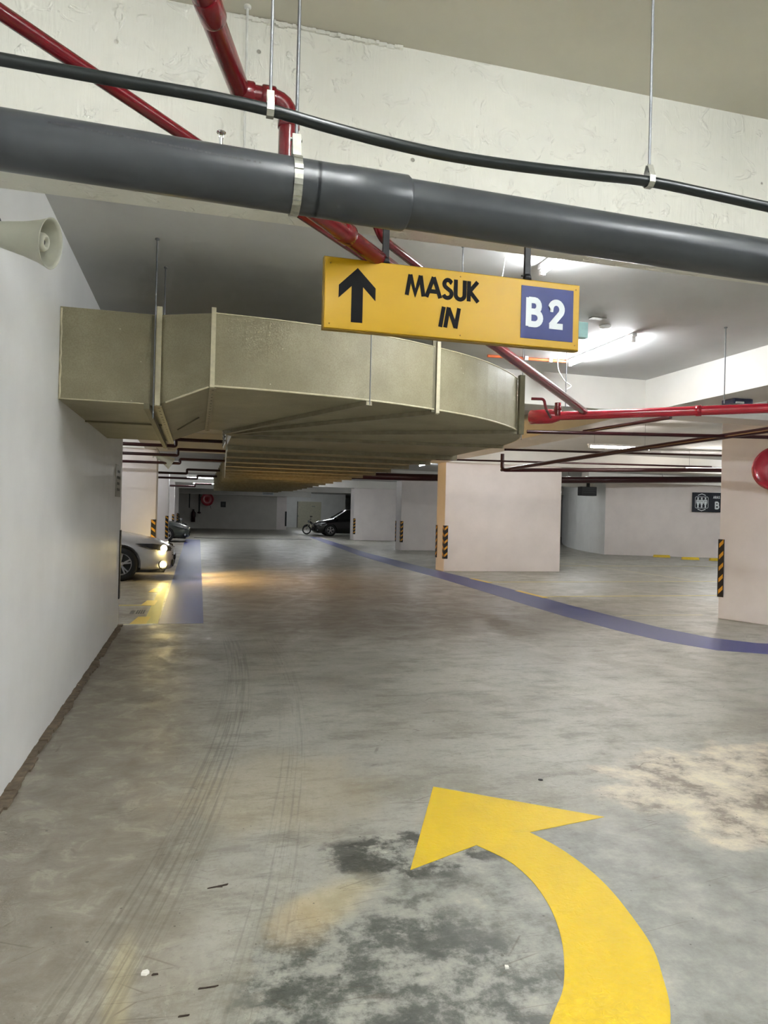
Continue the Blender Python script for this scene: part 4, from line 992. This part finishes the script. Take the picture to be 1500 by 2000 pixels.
    MB().box(2.1, 2.125, -.58, .58, .28*k, .42*k).build('lower_grille', 'gblack', t, True, bevel=.01)
    MB().box(2.125, 2.15, -.24, .24, .40*k, .50*k).build('licence_plate', 'gblack', t, True)
    MB().box(2.08, 2.13, -.06, .06, .6*k, .66*k).build('badge', 'chrome', t, True, bevel=.01)
    MB().bar((.93, -.1, 1.0*k), (.83, .5, 1.03*k), .02, .015).build('wiper', 'gblack', t, True)
    MB().box(-2.0, 1.95, -.7, .7, .16*k, .25*k).build('underbody', 'gblack', t, True)
    for x in wx:
        for s_ in (-1, 1): wheel(t, x, s_*.755, R_, s_)
    return t
sv = car('silver_car', (-2.56, 15.83, 0), 0, 'silver', 'silver saloon car with lit headlamps nosing out behind the left wall', True)
gc = car('grey_green_car', (-2.4, 33.6, 0), 0, 'greenpaint', 'dark grey green car parked beyond the first left columns')
bk = car('black_car', (9.3, 45.0, 0), PI, 'blackpaint', 'black car parked behind the bright right hand column', suv=True)
for (lx, ly, lz, by) in ((-.52, 15.2, .66, -.42), (-.52, 16.45, .66, -.15)):
    ld = bpy.data.lights.new('headlamp_beam', 'SPOT'); ld.energy = HEAD; ld.color = (1, .62, .22); ld.spot_size = math.radians(120); ld.spot_blend = .8; ld.shadow_soft_size = .07
    lo_ = bpy.data.objects.new('headlamp_beam', ld); C.objects.link(lo_); lo_.location = (lx, ly, lz)
    lo_.rotation_euler = Vector((1, by, -.1)).to_track_quat('-Z', 'Y').to_euler()

def motorbike(loc, rz, label):
    t = thing('motorcycle', loc, label, 'motorcycle', 'parked motorcycles', rz)
    for x in (.62, -.6):
        mb = MB(); mb.tube([(x+.26*math.cos(a*PI/12), 0, .3+.26*math.sin(a*PI/12)) for a in range(25)], .045, 8, False); w_ = mb.build('wheel', 'tyre', t, True)
        mb = MB()
        for k in range(6): mb.tube([(x, 0, .3), (x+.25*math.cos(k*PI/3), 0, .3+.25*math.sin(k*PI/3))], .012, 6)
        mb.build('spokes', 'alloy', w_, True)
    MB().tube([(.62, .05, .3), (.48, .05, .75), (.40, .04, .98)], .022, 8).build('fork', 'galv', t, True)
    MB().tube([(.62, -.05, .3), (.48, -.05, .75), (.40, -.04, .98)], .022, 8).build('fork', 'galv', t, True)
    MB().tube([(.42, 0, .85), (.1, 0, .55), (-.2, 0, .42), (-.6, 0, .3)], [.06, .09, .12, .05], 10).build('frame', 'blackpaint', t, True)
    MB().tube([(.15, 0, .62), (-.1, 0, .78), (-.5, 0, .8), (-.85, 0, .86)], [.06, .13, .12, .05], 12).build('seat', 'gblack', t, True)
    MB().tube([(.36, -.33, 1.0), (.40, -.15, .98), (.42, 0, .96), (.40, .15, .98), (.36, .33, 1.0)], .018, 8).build('handlebar', 'gblack', t, True)
    MB().lathe([(0, .001), (0, .09), (-.1, .07), (-.12, .001)], (.55, 0, .86), (1, 0, 0), 16).build('headlamp', 'lens', t, True)
    MB().tube([(.86, 0, .45), (.76, 0, .58), (.6, 0, .64), (.42, 0, .6)], .05, 8).build('mudguard', 'blackpaint', t, True)
    MB().box(-.15, .2, -.12, .12, .25, .5).build('engine', 'darkgrey', t, True, bevel=.03)
    MB().tube([(.0, -.15, .28), (-.4, -.17, .28), (-.75, -.17, .36)], .035, 8).build('exhaust', 'chrome', t, True)
    for s_ in (-1, 1): MB().tube([(.38, s_*.28, 1.0), (.34, s_*.34, 1.16), (.34, s_*.42, 1.2)], [.008, .008, .045], 8).build('mirror', 'gblack', t, True)
    return t
motorbike((7.75, 47.2, 0), PI*.92, 'motorcycle parked in front of the black car')
motorbike((-1.35, 43.0, 0), .1, 'distant motorcycle beyond the grey green car on the left')
